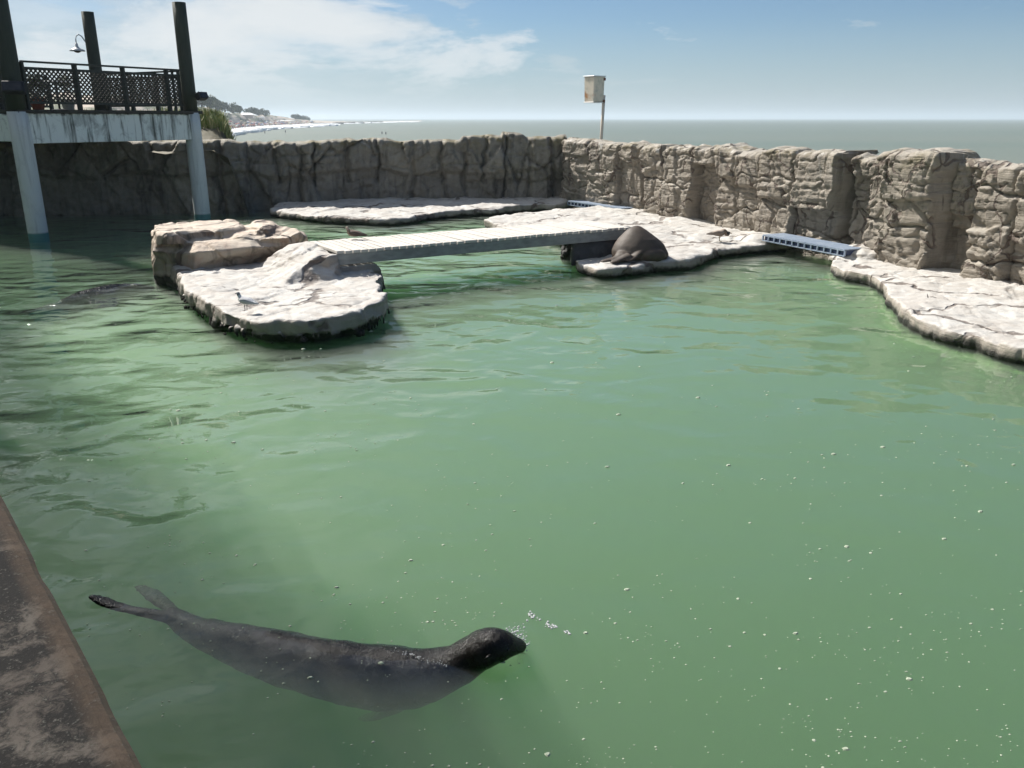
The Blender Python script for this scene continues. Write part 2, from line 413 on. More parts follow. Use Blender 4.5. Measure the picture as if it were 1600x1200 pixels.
cm = t.math('MULTIPLY', cm, gate_); puff = t.math('MULTIPLY', puff, gate_)
skyb = t.mix(t.ramp(vz, [(.0, .75), (.10, 0.)]), t.mix(1.0, sky.outputs[0], (.72, .84, .97, 1), 'MULTIPLY'), (4.6, 5.8, 6.9, 1))
skyc0 = t.mix(t.math('MULTIPLY', cm, .80), skyb, ccol)
skyc = t.mix(t.math('MULTIPLY', puff, .85), skyc0, (9.6, 9.9, 10.0, 1))
bg = t.n('ShaderNodeBackground', {'Strength': .058}); t.set(bg, 'Color', skyc)
t.set(t.n('ShaderNodeOutputWorld'), 'Surface', bg)
S.view_settings.view_transform = 'Standard'; S.view_settings.look = 'None'; S.view_settings.exposure = .55; S.view_settings.gamma = 1
S.cycles.max_bounces = 11; S.cycles.volume_bounces = 6; S.cycles.diffuse_bounces = 4; S.cycles.glossy_bounces = 4
S.cycles.transparent_max_bounces = 12; S.cycles.transmission_bounces = 6
S.cycles.use_denoising = True; S.cycles.use_adaptive_sampling = True; S.cycles.adaptive_threshold = .02; S.cycles.caustics_reflective = False; S.cycles.caustics_refractive = False
S.cycles.sample_clamp_indirect = 6

# =================================================================== SEA, HEADLAND
SEA = -3.0
def grid_mesh(xs, ys, zf):
    X, Y = np.meshgrid(xs, ys); Z = zf(X, Y); n, m = X.shape
    me = bpy.data.meshes.new('g'); idx = np.arange(n*m).reshape(n, m)
    q = np.stack([idx[:-1, :-1], idx[:-1, 1:], idx[1:, 1:], idx[1:, :-1]], -1).reshape(-1, 4)
    me.from_pydata(np.stack([X, Y, Z], -1).reshape(-1, 3).tolist(), [], q.tolist()); me.update(); return me
t = NT('sea_water'); P = t.pos()
wv = t.noise(t.mapping(P, (.25, .6, 1)), .35, 7, .62, .2); wv2 = t.noise(t.mapping(P, (.5, 1.5, 1)), 1.2, 4, .6)
far = t.noise(t.mapping(P, (.002, .012, 1)), 1., 5, .6)
c = t.mix(t.ramp(far, [(.3, 0.), (.7, 1.)]), (.15, .185, .14, 1), (.20, .215, .165, 1))
cap = t.ramp(t.noise(t.mapping(P, (.05, .22, 1)), .9, 6, .7), [(.735, 0.), (.77, 1.)])
c = t.mix(cap, c, (.7, .72, .7, 1))
b = t.bsdf(c, .38, t.bump(t.math('ADD', wv, t.math('MULTIPLY', wv2, .3)), .7, .8), IOR=1.33)
seam = t.out(b)
sea = link('sea', grid_mesh(np.array([-14000, -3000, -600, -100, 0, 100, 600, 3000, 14000.]), np.array([-40, 0, 60, 200, 600, 2000, 6000, 14500.]), lambda x, y: 0*x+SEA), seam)
tag(sea, kind='structure', label='grey green sea reaching to the horizon beyond the rock wall')

# headland: polar fan anchored on the real shoreline
def interp(x, tab): return np.interp(x, [a for a, _ in tab], [b for _, b in tab])
shore = [(-100, 140), (200, 170), (320, 260), (360, 330), (400, 480), (450, 640), (500, 820), (560, 1100), (610, 1350), (650, 1600), (680, 1700)]
crest = [(-100, 150), (200, 152), (300, 157), (320, 163), (350, 171), (380, 177), (420, 180), (450, 182), (470, 185.5), (500, 188), (560, 189.6), (650, 190.2), (680, 192)]
cols = np.linspace(-100, 665, 130); rr = np.concatenate([np.linspace(-.02, .5, 20), np.linspace(.6, 1.6, 12)])
vs = []; fs = []
for i, px in enumerate(cols):
    u = (px-800)/F; D = interp(px, shore); D = D*(1+.03*float(noise3(px*.05, 0.3)))
    Dc = D + 130 + (0 if px < 480 else 60)
    zc = CH - ((interp(px, crest)-185)/F)*Dc*1.05
    for j, r in enumerate(rr):
        d = D + (Dc-D)*r/.62 if r < .62 else Dc + (r-.62)*500
        if r < .22: z = SEA - .12 + 1.5*max(r, -.02)/.22
        elif r < .62: z = SEA+1.4+(zc-SEA-1.4)*float(sstep(.22, .62, r))
        else: z = zc - (r-.62)*3
        z += float(fbm(px*.06, r*7, o=3))*(.2 if r < .2 else min(1.2, .12*abs(zc-SEA)+.2))*(0 if r < .05 else 1)
        n_ = math.hypot(u, 1)
        vs.append((d*u, d, z))
nr = len(rr)
for i in range(len(cols)-1):
    for j in range(nr-1): fs.append((i*nr+j, (i+1)*nr+j, (i+1)*nr+j+1, i*nr+j+1))
me = bpy.data.meshes.new('headland'); me.from_pydata(vs, [], fs); me.update()
t = NT('dune_slope'); P = t.pos(); z = t.sep(P)[2]
m = t.ramp(t.math('ADD', t.noise(t.mapping(P, (.02, .02, .2)), 1.0, 7, .7), t.math('MULTIPLY', z, .006)), [(.50, 0.), (.56, 1.)])
m = t.math('MULTIPLY', m, t.math('MULTIPLY', t.math('ADD', z, .8), .6, True))
c = t.mix(m, (.46, .39, .32, 1), (.10, .115, .065, 1))
hl = link('headland', me, t.out(t.bsdf(c, .95))); tag(hl, kind='structure', label='hazy sandy headland with dark scrub curving out to sea')
def head_pt(px, r):
    u = (px-800)/F; D = float(interp(px, shore)); Dc = D+130+(0 if px < 480 else 60); zc = CH-((float(interp(px, crest))-185)/F)*Dc*1.05
    d = D+(Dc-D)*r/.62
    z = SEA-.12+1.5*r/.22 if r < .22 else SEA+1.4+(zc-SEA-1.4)*float(sstep(.22, .62, r))
    return Vector((d*u, d, z))
# surf
mb = MB()
def foam_strip(px0, px1, off, wid, n=60, seed=0):
    for k in range(n):
        a = px0+(px1-px0)*random.random(); u = (a-800)/F; D = float(interp(a, shore))*off
        D *= 1+random.uniform(-.012, .012)
        L = random.uniform(.8, 3.6)*D/200; wd = wid*random.uniform(.8, 2.4)*D/260
        pts = []
        for q in range(14):
            th = 2*math.pi*q/14; rr_ = 1+random.uniform(-.3, .3)
            pts.append((D*u+L*math.cos(th)*rr_, D+wd*math.sin(th)*rr_, SEA+.12+.001*k))
        hh_ = random.uniform(.25, .95); lo_ = [(x, y+wd*.2, z+hh_) for x, y, z in pts]
        mb.loft([pts, lo_])
for off, wd, nn in ((.985, 3.0, 200), (.93, 3.4, 170), (.87, 2.6, 90), (.80, 1.8, 36)): foam_strip(345, 520, off, wd, nn)
foam_strip(520, 660, .985, 2.6, 40); foam_strip(430, 480, .955, 4, 60)
foam = mb.build('surf', simple('sea_foam', (.8, .82, .82, 1), .8)); tag(foam, kind='stuff', label='white surf breaking along the distant beach', cat='surf')
# rock reef at the point
mb = MB()
for k in range(70):
    a = random.uniform(505, 605); u = (a-800)/F; D = float(interp(a, shore))*.975*random.uniform(.985, 1.01)
    mb.ell((D*u, D, SEA), (random.uniform(3, 9), random.uniform(3, 8), random.uniform(.6, 2.2)), n=8)
reef = mb.build('reef', simple('reef_rock', (.05, .045, .04, 1), .8), smooth=True); tag(reef, kind='structure', label='low dark rocky reef running off the point')
# headland trees
leaf = NT('far_foliage'); lf = leaf.noise(leaf.pos(), .6, 4); leafm = leaf.out(leaf.bsdf(leaf.ramp(lf, [(.3, (.025, .045, .02, 1)), (.7, (.06, .085, .035, 1))]), .8))
trunkm = simple('far_trunk', (.06, .045, .035, 1), .9)
def far_tree(px, r, h, wd, label, i):
    b = head_pt(px, r); root = empty('pine_tree', b, label, 'tree', 'trees on the headland')
    m1 = MB(); m1.tube([b+Vector((0, 0, -.3)), b+Vector((.1, 0, h*.45)), b+Vector((0, 0, h*.7))], [wd*.05, wd*.04, wd*.02], 6); m1.build('trunk', trunkm, root)
    rs = np.random.RandomState(i+50); cl = []
    lobes = [(rs.uniform(-.5, .5)*wd, rs.uniform(-.4, .4)*wd, h*rs.uniform(.45, .85), wd*rs.uniform(.22, .38)) for _ in range(7)]
    vs = []; fs = []
    for lx, ly, lz, lr in lobes:
        for q in range(90):
            d = rs.normal(size=3); d /= np.linalg.norm(d); p = np.array((lx, ly, lz))+d*lr*rs.uniform(.65, 1.08)*np.array((1, 1, .75))
            a = rs.normal(size=3); a /= np.linalg.norm(a); bb = np.cross(a, d); sz = wd*.06*rs.uniform(.6, 1.5)
            k = len(vs); vs += [tuple(np.array(b)+p+a*sz), tuple(np.array(b)+p+bb*sz), tuple(np.array(b)+p-a*sz), tuple(np.array(b)+p-bb*sz)]; fs.append((k, k+1, k+2, k+3))
    me = bpy.data.meshes.new('crown'); me.from_pydata(vs, [], fs); me.update(); link('crown', me, leafm, root, smooth=False)
pl = ['at the left end of the dune ridge beside the terrace post', 'second from the terrace post on the dune ridge', 'third from the terrace post on the dune ridge', 'fourth from the terrace post, tall on the ridge', 'fifth from the terrace post, tall on the ridge', 'rightmost of the tall ridge group before the white pavilion', 'directly behind the left half of the white pavilion', 'directly right of the white pavilion roof', 'in the low clump above the small white hut', 'last of the low clump before the bare dune']
for i, (px, h, wd) in enumerate([(318, 6.5, 9), (329, 7, 9), (340, 6.5, 9), (352, 7.5, 8.5), (362, 7.8, 9), (374, 7.4, 9), (386, 5.5, 9), (414, 6, 9), (422, 6, 9), (430, 5, 9)]):
    far_tree(px, .60, h*(.62 if px < 400 else .6), wd, 'hazy dark tree '+pl[i], i)
for i, px in enumerate([478, 484, 492]): far_tree(px, .6, 3.6-.5*i, 9, 'tiny bush '+['leftmost', 'middle one', 'rightmost'][i]+' of three on the bare dune tip', 30+i)
# pavilions
def hut(px, r, wpx, hpx, label, roofc, cat='pavilion', wall=(.5, .45, .4, 1), name='beach_pavilion'):
    b = head_pt(px, r); k = b.y/F; w_, h_ = wpx*k, hpx*k
    root = empty(name, b, label, cat)
    m1 = MB(); m1.box((b.x, b.y, b.z+h_*.25), (w_*.86, w_*.5, h_*.6)); m1.build('wall', simple('hut_wall', wall, .9), root)
    m2 = MB(); lo_ = [(b.x+sx*w_/2, b.y+sy*w_*.32, b.z+h_*.56) for sx, sy in ((-1, -1), (1, -1), (1, 1), (-1, 1))]; hi = [(b.x+sx*w_*.2, b.y+sy*w_*.05, b.z+h_*1.05) for sx, sy in ((-1, -1), (1, -1), (1, 1), (-1, 1))]
    md = [(x, y, z+h_*.1) for x, y, z in lo_]; m2.loft([lo_, md, hi]); m2.build('roof', simple('hut_roof', roofc, .6), root)
hut(405, .45, 26, 7.5, 'large beach pavilion with a white peaked roof on the dunes', (.85, .85, .83, 1))
hut(428, .42, 7, 5, 'small white hut right of the large pavilion', (.8, .8, .78, 1), wall=(.75, .74, .72, 1), name='beach_hut', cat='hut')
hut(380, .5, 9, 3, 'small pale roofed shelter left of the large pavilion', (.7, .68, .62, 1), name='beach_shelter', cat='shelter')
hut(345, .33, 42, 3.4, 'long white row of beach stalls below the tree ridge', (.82, .8, .76, 1), wall=(.35, .27, .22, 1), name='beach_stall', cat='stall')
hut(462, .36, 28, 2.4, 'long low white tent right of the huts near the point', (.8, .78, .75, 1), wall=(.4, .35, .3, 1), name='beach_tent', cat='tent')
hut(379, .26, 7, 5, 'red tent on the sand below the pavilion', (.55, .06, .06, 1), wall=(.5, .05, .05, 1), name='red_tent', cat='tent')
# beach crowd
mb = MB(); cmats = [simple('cloth_%s' % n_, c_, .8) for n_, c_ in (('red', (.35, .10, .09, 1)), ('dark', (.05, .05, .07, 1)), ('skin', (.35, .2, .13, 1)), ('white', (.7, .7, .7, 1)), ('blue', (.12, .16, .28, 1)), ('ochre', (.42, .36, .24, 1)))]
def person_shape(mb, b, s=1., mi=0):
    b = Vector(b)
    mb.tube([b, b+Vector((0, 0, .8*s)), b+Vector((0, 0, 1.1*s)), b+Vector((0, 0, 1.42*s)), b+Vector((0, 0, 1.5*s))], [(.13*s, .1*s), (.19*s, .13*s), (.16*s, .12*s), (.23*s, .12*s), (.07*s, .07*s)], 7, mi)
    mb.ell(b+Vector((0, 0, 1.63*s)), (.1*s, .1*s, .13*s), n=6, mi=2)
for k in range(900):
    a = random.uniform(312, 505); r = random.uniform(.03, .32); b = head_pt(a, r)
    if random.random() < .25:   # parasol
        c_ = random.choice((0, 3, 4, 5)); mb.lathe(b, [(.05, 0), (.05, 1.8), (1.1, 1.8), (.9, 2.1), (.05, 2.4)], 7, c_)
    else: person_shape(mb, b, random.uniform(.9, 1.1), random.choice((0, 1, 1, 2, 2, 3, 4)))
tag(mb.build('beach_crowd', cmats), kind='stuff', label='distant crowd and parasols on the beach', cat='crowd')
waders = [(361, 206), (370, 206.5), (377, 204), (384, 207), (401, 204.5), (392, 202), (366, 203), (414, 208.5), (446, 207), (597, 209.5), (603, 210)]
for i, (px, py) in enumerate(waders):
    p = W(px, py, SEA); mb = MB(); person_shape(mb, (p[0], p[1], SEA-.6), 1.0, 1)
    o = mb.build('person', cmats, base=(p[0], p[1], SEA-.6)); tag(o, 'distant bather standing in shallow surf off the beach' if i < 9 else 'distant bather in deep water above the shaded wall', 'person', 'bathers in the surf' if i < 9 else 'bathers in deep water')

# =================================================================== POOL
FLOOR = -1.5
def slab_from(poly, z0, z1):
    mb = MB(); mb.loft([[(x, y, z0) for x, y in poly], [(x, y, z1) for x, y in poly]]); return mb
pool_poly = [(-22, -3), (13, -3), (13, 16.5), (9.2, 18), (3.0, 30.6), (-22, 27.8)]
fl = slab_from(pool_poly, FLOOR-.4, FLOOR).build('pool_floor', rough_mat('algae_floor', (.20, .34, .14, 1), (.26, .40, .18, 1), .6)); tag(fl, kind='structure', label='green algae pool floor below the murky water')
t = NT('murky_pool_water'); P = t.pos(); x, y, z = t.sep(P)
A = t.noise(t.mapping(P, (.75, 1.0, 1), (0, 0, .25)), .95, 1.2, .45, .6)
B = t.noise(t.mapping(P, (1.0, 1.25, 1), (0, 0, -.35)), 1.9, 1.5, .5, .4)
Cn = t.noise(t.mapping(P, (1, 1.7, 1), (0, 0, .2)), 9., 2, .5)
amp = t.ramp(t.noise(P, .16, 3, .5), [(.35, .35), (.65, 1.)])
leftm = t.math('MULTIPLY', t.math('SUBTRACT', .2, x), .27, True)      # wind ruffle on the open left side
farm = t.math('MULTIPLY', t.math('SUBTRACT', y, 7.0), .12, True)
k1 = t.math('ADD', .42, t.math('ADD', t.math('MULTIPLY', leftm, 1.9), t.math('MULTIPLY', farm, .75)))
h = t.math('ADD', t.math('MULTIPLY', A, 1.0), t.math('ADD', t.math('MULTIPLY', B, .27), t.math('MULTIPLY', Cn, .014)))
lee = t.math('MULTIPLY', t.math('MULTIPLY', t.math('SUBTRACT', -3.5, x), .4, True), t.math('MULTIPLY', t.math('SUBTRACT', y, 13.5), .25, True))   # calm lee behind the island
k1 = t.math('MULTIPLY', k1, t.math('SUBTRACT', 1.0, t.math('MULTIPLY', lee, .80)))
h = t.math('MULTIPLY', h, t.math('MULTIPLY', k1, amp))
for hx_, hy_, k_, am_ in [(*W(812, 1016, 0)[:2], 42., .028), (*W(150, 935, 0)[:2], 55., .014), (*W(620, 1035, 0)[:2], 30., .012)]:   # rings pushed out by the swimming animal
    dv = t.n('ShaderNodeVectorMath', operation='DISTANCE'); t.set(dv, 0, P); dv.inputs[1].default_value = (hx_, hy_, 0)
    ds = t.math('ADD', dv.outputs['Value'], t.math('MULTIPLY', A, .25))
    h = t.math('ADD', h, t.math('MULTIPLY', t.math('MULTIPLY', t.math('SINE', t.math('MULTIPLY', ds, k_)), am_), t.math('POWER', 2.718, t.math('MULTIPLY', ds, -2.6))))
nb = t.bump(h, .16, 1.0)
fr = t.n('ShaderNodeFresnel', {'IOR': 1.33}); t.set(fr, 'Normal', nb)
gl = t.n('ShaderNodeBsdfGlossy', {'Roughness': .02, 'Color': (1, 1, 1, 1)}); t.set(gl, 'Normal', nb)
tr = t.n('ShaderNodeBsdfTransparent', {'Color': (1, 1, 1, 1)})
bfc = t.n('ShaderNodeNewGeometry').outputs['Backfacing']   # no total reflection from below: the sun has to get into the water
fro = t.math('MULTIPLY', fr, t.math('SUBTRACT', 1.0, bfc))
mx = t.n('ShaderNodeMixShader'); t.set(mx, 0, fro); t.set(mx, 1, tr); t.set(mx, 2, gl)
vsn = t.n('ShaderNodeVolumeScatter', {'Color': (1, 1, 1, 1), 'Density': .83, 'Anisotropy': 0.3})
van = t.n('ShaderNodeVolumeAbsorption', {'Color': (.15, .57, .09, 1), 'Density': 1.3})
ad = t.n('ShaderNodeAddShader'); t.set(ad, 0, vsn); t.set(ad, 1, van)
watm = t.out(mx, ad.outputs[0])
wt = slab_from([(x*.999, y) for x, y in pool_poly], FLOOR-.05, 0.0).build('pool_water', watm); tag(wt, kind='structure', label='murky green pool water')

# =================================================================== ROCK WALLS
FW = [(-21.0, 26.6), (-17.0, 27.2), (-10.0, 28.1), (-5.0, 29.2), (1.9, 29.9)]
RW = [(1.75, 30.5), (1.95, 29.2), (3.6, 26.6), (5.87, 22.1), (8.46, 15.6), (9.0, 14.2), (10.3, 10.0), (11.2, 6.0)]
def path_at(path, s):
    P = np.array(path); seg = np.diff(P, axis=0); L = np.hypot(seg[:, 0], seg[:, 1]); cs = np.concatenate([[0], np.cumsum(L)])
    return np.interp(s, cs, P[:, 0]), np.interp(s, cs, P[:, 1]), cs[-1]
def s_of(path, px, far_=False):
    u = (px-800)/F; tot = path_at(path, 0)[2]; ss = np.linspace(0, tot, 3000); X, Y, _ = path_at(path, ss)
    r = X/(Y*cp - (-1.8)*sp*0 + .0)  # camera-space u = X / depth
    depth = Y*cp + 1.5*sp
    return float(ss[np.argmin(np.abs(X/depth-u))])
def wall_mesh(path, ds, dz, relief, ztopf, zb=-.8, thick=.55, side=1):
    tot = path_at(path, 0)[2]; s = np.arange(0, tot+ds, ds); X, Y, _ = path_at(path, s)
    # smooth the path
    for _ in range(int(.35/ds)):
        X[1:-1] = (X[:-2]+X[2:]+2*X[1:-1])/4; Y[1:-1] = (Y[:-2]+Y[2:]+2*Y[1:-1])/4
    tx, ty = np.gradient(X), np.gradient(Y); n = np.hypot(tx, ty); nx, ny = ty/n*side, -tx/n*side    # towards the pool
    zt = ztopf(s); nv = int((2.4-zb)/dz); vv = np.linspace(0, 1, nv)
    Sg, V = np.meshgrid(s, vv); Z = zb + (zt[None, :]-zb)*V
    D = relief(Sg, Z)
    # round the top edge
    e = np.clip((Z-(zt[None, :]-.12))/.12, 0, 1); D = D - .10*e**2
    Xg = X[None, :]+nx[None, :]*D; Yg = Y[None, :]+ny[None, :]*D
    rows = [np.stack([Xg, Yg, Z], -1)]
    k = max(4, int(thick/(dz*1.6)))
    for i in range(1, k+1):
        q = i/k; dd = D[-1]*(1-q)-thick*q
        zz = zt + .035*fbm(s*2.3, q*3+0*s, o=3, k=2) + .03*math.sin(math.pi*q)-(.0 if q < .9 else .05)
        rows.append(np.stack([X+nx*dd, Y+ny*dd, zz], -1)[None])
    rows.append(np.stack([X-nx*(thick+.1), Y-ny*(thick+.1), zt*0-3.3], -1)[None])
    G = np.concatenate(rows, 0); a, b, _ = G.shape; idx = np.arange(a*b).reshape(a, b)
    q = np.stack([idx[:-1, :-1], idx[:-1, 1:], idx[1:, 1:], idx[1:, :-1]], -1).reshape(-1, 4)
    me = bpy.data.meshes.new('wall'); me.from_pydata(G.reshape(-1, 3).tolist(), [], q.tolist()); me.update(); return me
def block(Sg, Z, s0, s1, z0, z1, d, soft=.06, k=0, tilt=0, wob=.08):
    ws = Sg+wob*noise3(Z*2.2, Sg*.6, k=k); wz = Z+wob*noise3(Sg*2.0, Z*.6, k=k+1)
    m = sstep(s0-soft, s0+soft, ws)*(1-sstep(s1-soft, s1+soft, ws))*sstep(z0-soft, z0+soft, wz)*(1-sstep(z1-soft, z1+soft, wz))
    return m*(d+tilt*(Sg-(s0+s1)/2))
def crev(Sg, Z, s0, wdt, d, z0=-1, z1=3, k=0):
    ws = Sg+.09*noise3(Z*1.8+k, 0*Z, k=k)+.04*noise3(Z*6, 0*Z, k=k+1)
    return -d*np.exp(-((ws-s0)/wdt)**2)*sstep(z0-.1, z0+.1, Z)*(1-sstep(z1-.1, z1+.1, Z))
def relief_r(Sg, Z):
    f = lambda px: s_of(RW, px)
    ws = Sg+.16*noise3(Sg*1.1, Z*1.3, k=1); wz = Z+.14*noise3(Sg*1.2+7, Z*1.1, k=2)
    f1, f2, c1, cx, cy = voro(ws*1.15, wz*.62, 11); g1 = sstep(0, .07, f2-f1)
    h1, h2, c2, dx, dy = voro(ws*2.1+.4*wz, wz*2.0, 12); g2 = sstep(0, .07, h2-h1)
    i1, i2, c3, ex, ey = voro(ws*4.5-.6*wz, wz*6.5+.5*ws, 13); g3 = sstep(0, .12, i2-i1); gm3 = sstep(-.2, .2, noise3(Sg*.8, Z*1.1, k=14))
    D = (c1-.5)*.10 + cx*(c1-.5)*.12 - (1-g1)*.05
    D += (c2-.5)*.05 + dy*.015 + dx*(c2-.5)*.12 - (1-g2)*.035*sstep(-.3, .2, noise3(Sg*1.1, Z*1.1, k=15)) + ((c3-.5)*.016+ey*.008 - (1-g3)*.006)*gm3
    # sculpted bedding lines
    wl = Z*1.0+.10*noise3(Sg*1.6, Z*2, k=5)+.03*noise3(Sg*5, Z*3, k=6)
    bed = noise3(Sg*1.1, wl*13, k=7); D += .022*np.clip(bed*1.6, -1, 1)*(0.5+.5*sstep(-.2, .3, noise3(Sg*.7, Z*.9, k=8)))
    rid = 1-np.abs(noise3(Sg*1.3, wl*5.5, k=9)); D -= .06*sstep(.90, 1.0, rid)
    rid2 = 1-np.abs(noise3(Sg*2.2+3, wl*10, k=16)); D -= .022*sstep(.86, 1.0, rid2)
    D *= 1.0
    D += .020*fbm(Sg*2.6, Z*3.4, o=5, k=10)
    # the columns and capping blocks of the photo's wall, left to right
    def step(px, k): return sstep(-.022, .022, Sg-f(px)+.07*noise3(Z*1.7+k, 0*Z, k=k)+.03*noise3(Z*5+k, 0*Z, k=k+1))
    cols = [(885, .04, 1.9, .06), (925, .13, 1.4, -.05), (972, -.02, 1.75, .10), (1004, -.42, 9, 0), (1009, .05, 1.5, .08), (1042, .12, 1.2, -.06), (1086, -.20, 1.72, .34), (1129, .06, 1.5, .16), (1165, .12, 1.35, .12),
            (1200, .16, 1.15, .10), (1253, .04, 1.0, .26), (1322, -.45, 9, 0), (1334, -.02, 1.8, .08), (1366, .06, 1.1, .05), (1402, .26, 1.55, .10), (1480, -.16, 1.35, .13), (1530, .14, 1.15, -.12), (1592, .0, .9, .12), (1680, .12, 1.2, .06), (1800, 0, 1.3, .1), (2000, .15, 1.2, -.1)]
    prev = -.25; D += prev
    for i, (px, d_, zc_, dc_) in enumerate(cols):
        st = step(px, 60+2*i); D += st*(d_-prev)*1.3; 
        en = step(cols[i+1][0], 62+2*i) if i+1 < len(cols) else 0*st
        D += st*(1-en)*dc_*sstep(-.03, .03, Z-zc_+.10*noise3(Sg*1.5+i, 0*Sg, k=30+i)+.03*noise3(Sg*6, 0*Sg, k=31))
        if 0 < i: D += crev(Sg, Z, f(px)+.02, .026, .16, k=60+2*i)
        prev = d_
    D += block(Sg, Z, f(1484), f(1512), .0, 1.0, -.18, .03, k=37)
    for i, (z_, a, b_) in enumerate(((.75, 890, 1000), (1.25, 1010, 1084), (.8, 1135, 1200), (1.0, 1204, 1250), (.55, 1255, 1320), (1.2, 1340, 1400), (.85, 1404, 1478), (1.7, 1532, 1640), (.6, 1532, 1640))):
        wz_ = Z-z_+.22*noise3(Sg*1.2, 0*Sg, k=80+i)+.05*noise3(Sg*5, 0*Sg, k=81+i)
        D -= .10*np.exp(-(wz_/.026)**2)*(Sg > f(a))*(Sg < f(b_))
    return D
def ztop_r(s):
    f = lambda px: s_of(RW, px)
    z = 2.30+.05*noise3(s*1.3, 0*s, k=3)+.03*noise3(s*4, 0*s, k=4)
    for i, px in enumerate((925, 972, 1009, 1042, 1086, 1165, 1253, 1334, 1366, 1402, 1530, 1592, 1700)):
        z = z + ((i*37 % 11)/11-.5)*.09*(sstep(f(px)-.03, f(px)+.03, s)) - .07*np.exp(-((s-f(px))/.05)**2)
    z = z + .10*sstep(f(1112)-.1, f(1112)+.05, s)*(1-sstep(f(1140), f(1140)+.2, s)) + .08*sstep(f(1205)-.1, f(1205), s)*(1-sstep(f(1330), f(1330)+.3, s))
    z = z + .13*sstep(f(1375)-.2, f(1375)+.1, s)*(1-sstep(f(1482), f(1482)+.15, s))
    return z
mer = wall_mesh(RW, .028, .028, relief_r, ztop_r, zb=-.5, side=1)
def relief_f(Sg, Z):
    ws = Sg+.15*noise3(Sg*1.0, Z*1.2, k=41); wz = Z+.12*noise3(Sg*1.2+7, Z*1.1, k=42)
    f1, f2, c1, cx, cy = voro(ws*.95, wz*.5+.2, 43); g1 = sstep(0, .09, f2-f1)
    h1, h2, c2, dx, dy = voro(ws*1.7, wz*1.5, 44); g2 = sstep(0, .1, h2-h1)
    D = (c1-.5)*.42+cx*(c1-.5)*.2-(1-g1)*.16*sstep(-.1, .5, noise3(Sg*.6, Z*.9, k=51)+(Z-1.1)*.5) + (c2-.5)*.12-(1-g2)*.05*sstep(0, .4, noise3(Sg*1.1, Z*1.1, k=50))
    D += .06*fbm(Sg*2.2, Z*2.4, o=5, k=45) + .02*fbm(Sg*9, Z*9, o=3, k=52)
    D += .22*sstep(1.15, 1.35, Z+.15*noise3(Sg*.9, 0*Z, k=46))
    rs_ = np.random.RandomState(4); pv = 0
    for px in (345, 388, 430, 470, 492, 543, 590, 645, 690, 727, 757, 788, 830, 862):
        wd_ = rs_.uniform(.03, .09); dp_ = rs_.uniform(.12, .36); off_ = rs_.uniform(-.13, .13); ledge_ = rs_.uniform(.9, 1.9)
        D += crev(Sg, Z, s_of(FW, px), wd_, dp_, z0=rs_.choice([-1, .9]), k=px)
        D += (off_-pv)*sstep(-.03, .03, Sg-s_of(FW, px)+.09*noise3(Z*1.8+px, 0*Z, k=px)+.04*noise3(Z*6, 0*Z, k=px+1)); pv = off_
        wz_ = Z-ledge_+.12*noise3(Sg*1.6, 0*Sg, k=px+3); near_ = (np.abs(Sg-s_of(FW, px)-.5) < .5); D -= .09*np.exp(-(wz_/.03)**2)*near_
    D += block(Sg, Z, s_of(FW, 727), s_of(FW, 880), 1.0, 2.6, .15, .05, k=47)
    return D
def ztop_f(s):
    z = 2.28+.06*noise3(s*1.2, 0*s, k=48)+.03*noise3(s*4, 0*s, k=49)
    f = lambda px: s_of(FW, px)
    return z+.10*sstep(f(722)-.1, f(722)+.05, s) + .12*sstep(f(786)-.05, f(786), s)*(1-sstep(f(815), f(815)+.2, s))
mef = wall_mesh(FW, .045, .045, relief_f, ztop_f, zb=-.8, side=1)
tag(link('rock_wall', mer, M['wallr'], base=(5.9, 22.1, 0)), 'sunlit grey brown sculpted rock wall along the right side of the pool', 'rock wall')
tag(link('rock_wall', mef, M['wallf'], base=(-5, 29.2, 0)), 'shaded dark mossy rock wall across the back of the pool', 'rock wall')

# =================================================================== LEDGES
def P2(lst, z): return [W(a, b, z)[:2] for a, b in lst]
def make_ledge(name, solids, mat, voxel, label, cat, seed, amp=.045, extra=None, facet=.02, flag=.02, smooth=1, base=None):
    mb = MB()
    for L in solids: mb.loft(L)
    if extra: extra(mb)
    me = remesh(mb.mesh(), voxel, smooth)
    rock_relief(me, amp, seed, facet, .010, flag)
    b = base if base else tuple(verts(me).mean(0)[:2])+(0,)
    return tag(link(name, me, mat, base=b), label, cat)
# back ledge
bl = P2([(427, 330), (456, 333), (484, 337), (537, 340), (587, 343), (634, 341), (675, 334), (747, 327), (775, 328), (834, 322), (878, 323), (893, 316)], .2) + [(2.2, 29.4), (1.5, 30.2), (-5, 29.6), (-7.9, 28.7), (-7.9, 27.5)]
zt = lambda x, y: .20+.05*max(0, y-26.5)
L1, _ = ledge_solid(bl, zt, seed=1, under=.22)
make_ledge('stone_ledge', [L1], M['ledge'], .05, 'long pale flat stone ledge at the foot of the shaded back wall', 'ledge', 1)
# middle ledge
mid = P2([(892, 404), (918, 411), (944, 420), (1000, 414), (1040, 407), (1081, 406), (1106, 396), (1140, 388), (1175, 384), (1212, 379)], .22) + [(6.6, 19.6), (7.0, 20.4), (4.2, 26.6), (2.6, 28.3)] + P2([(969, 325), (925, 329), (872, 332), (800, 338), (762, 342), (757, 347), (790, 357), (880, 366)], .22)
zt2 = lambda x, y: .22+.02*max(0, y-20)
L2, _ = ledge_solid(mid, zt2, seed=2, under=.16)
def ex2(mb):
    c = W(975, 325, .3); mb.ell((c[0]+.3, c[1], .22), (.8, .5, .2))
    c = W(1195, 374, .25); mb.ell((c[0]-.1, c[1]+.2, .2), (.55, .7, .16))
make_ledge('stone_ledge', [L2], M['ledge'], .045, 'broad whitened stone ledge where the brown sea lion rests', 'ledge', 2, extra=ex2)
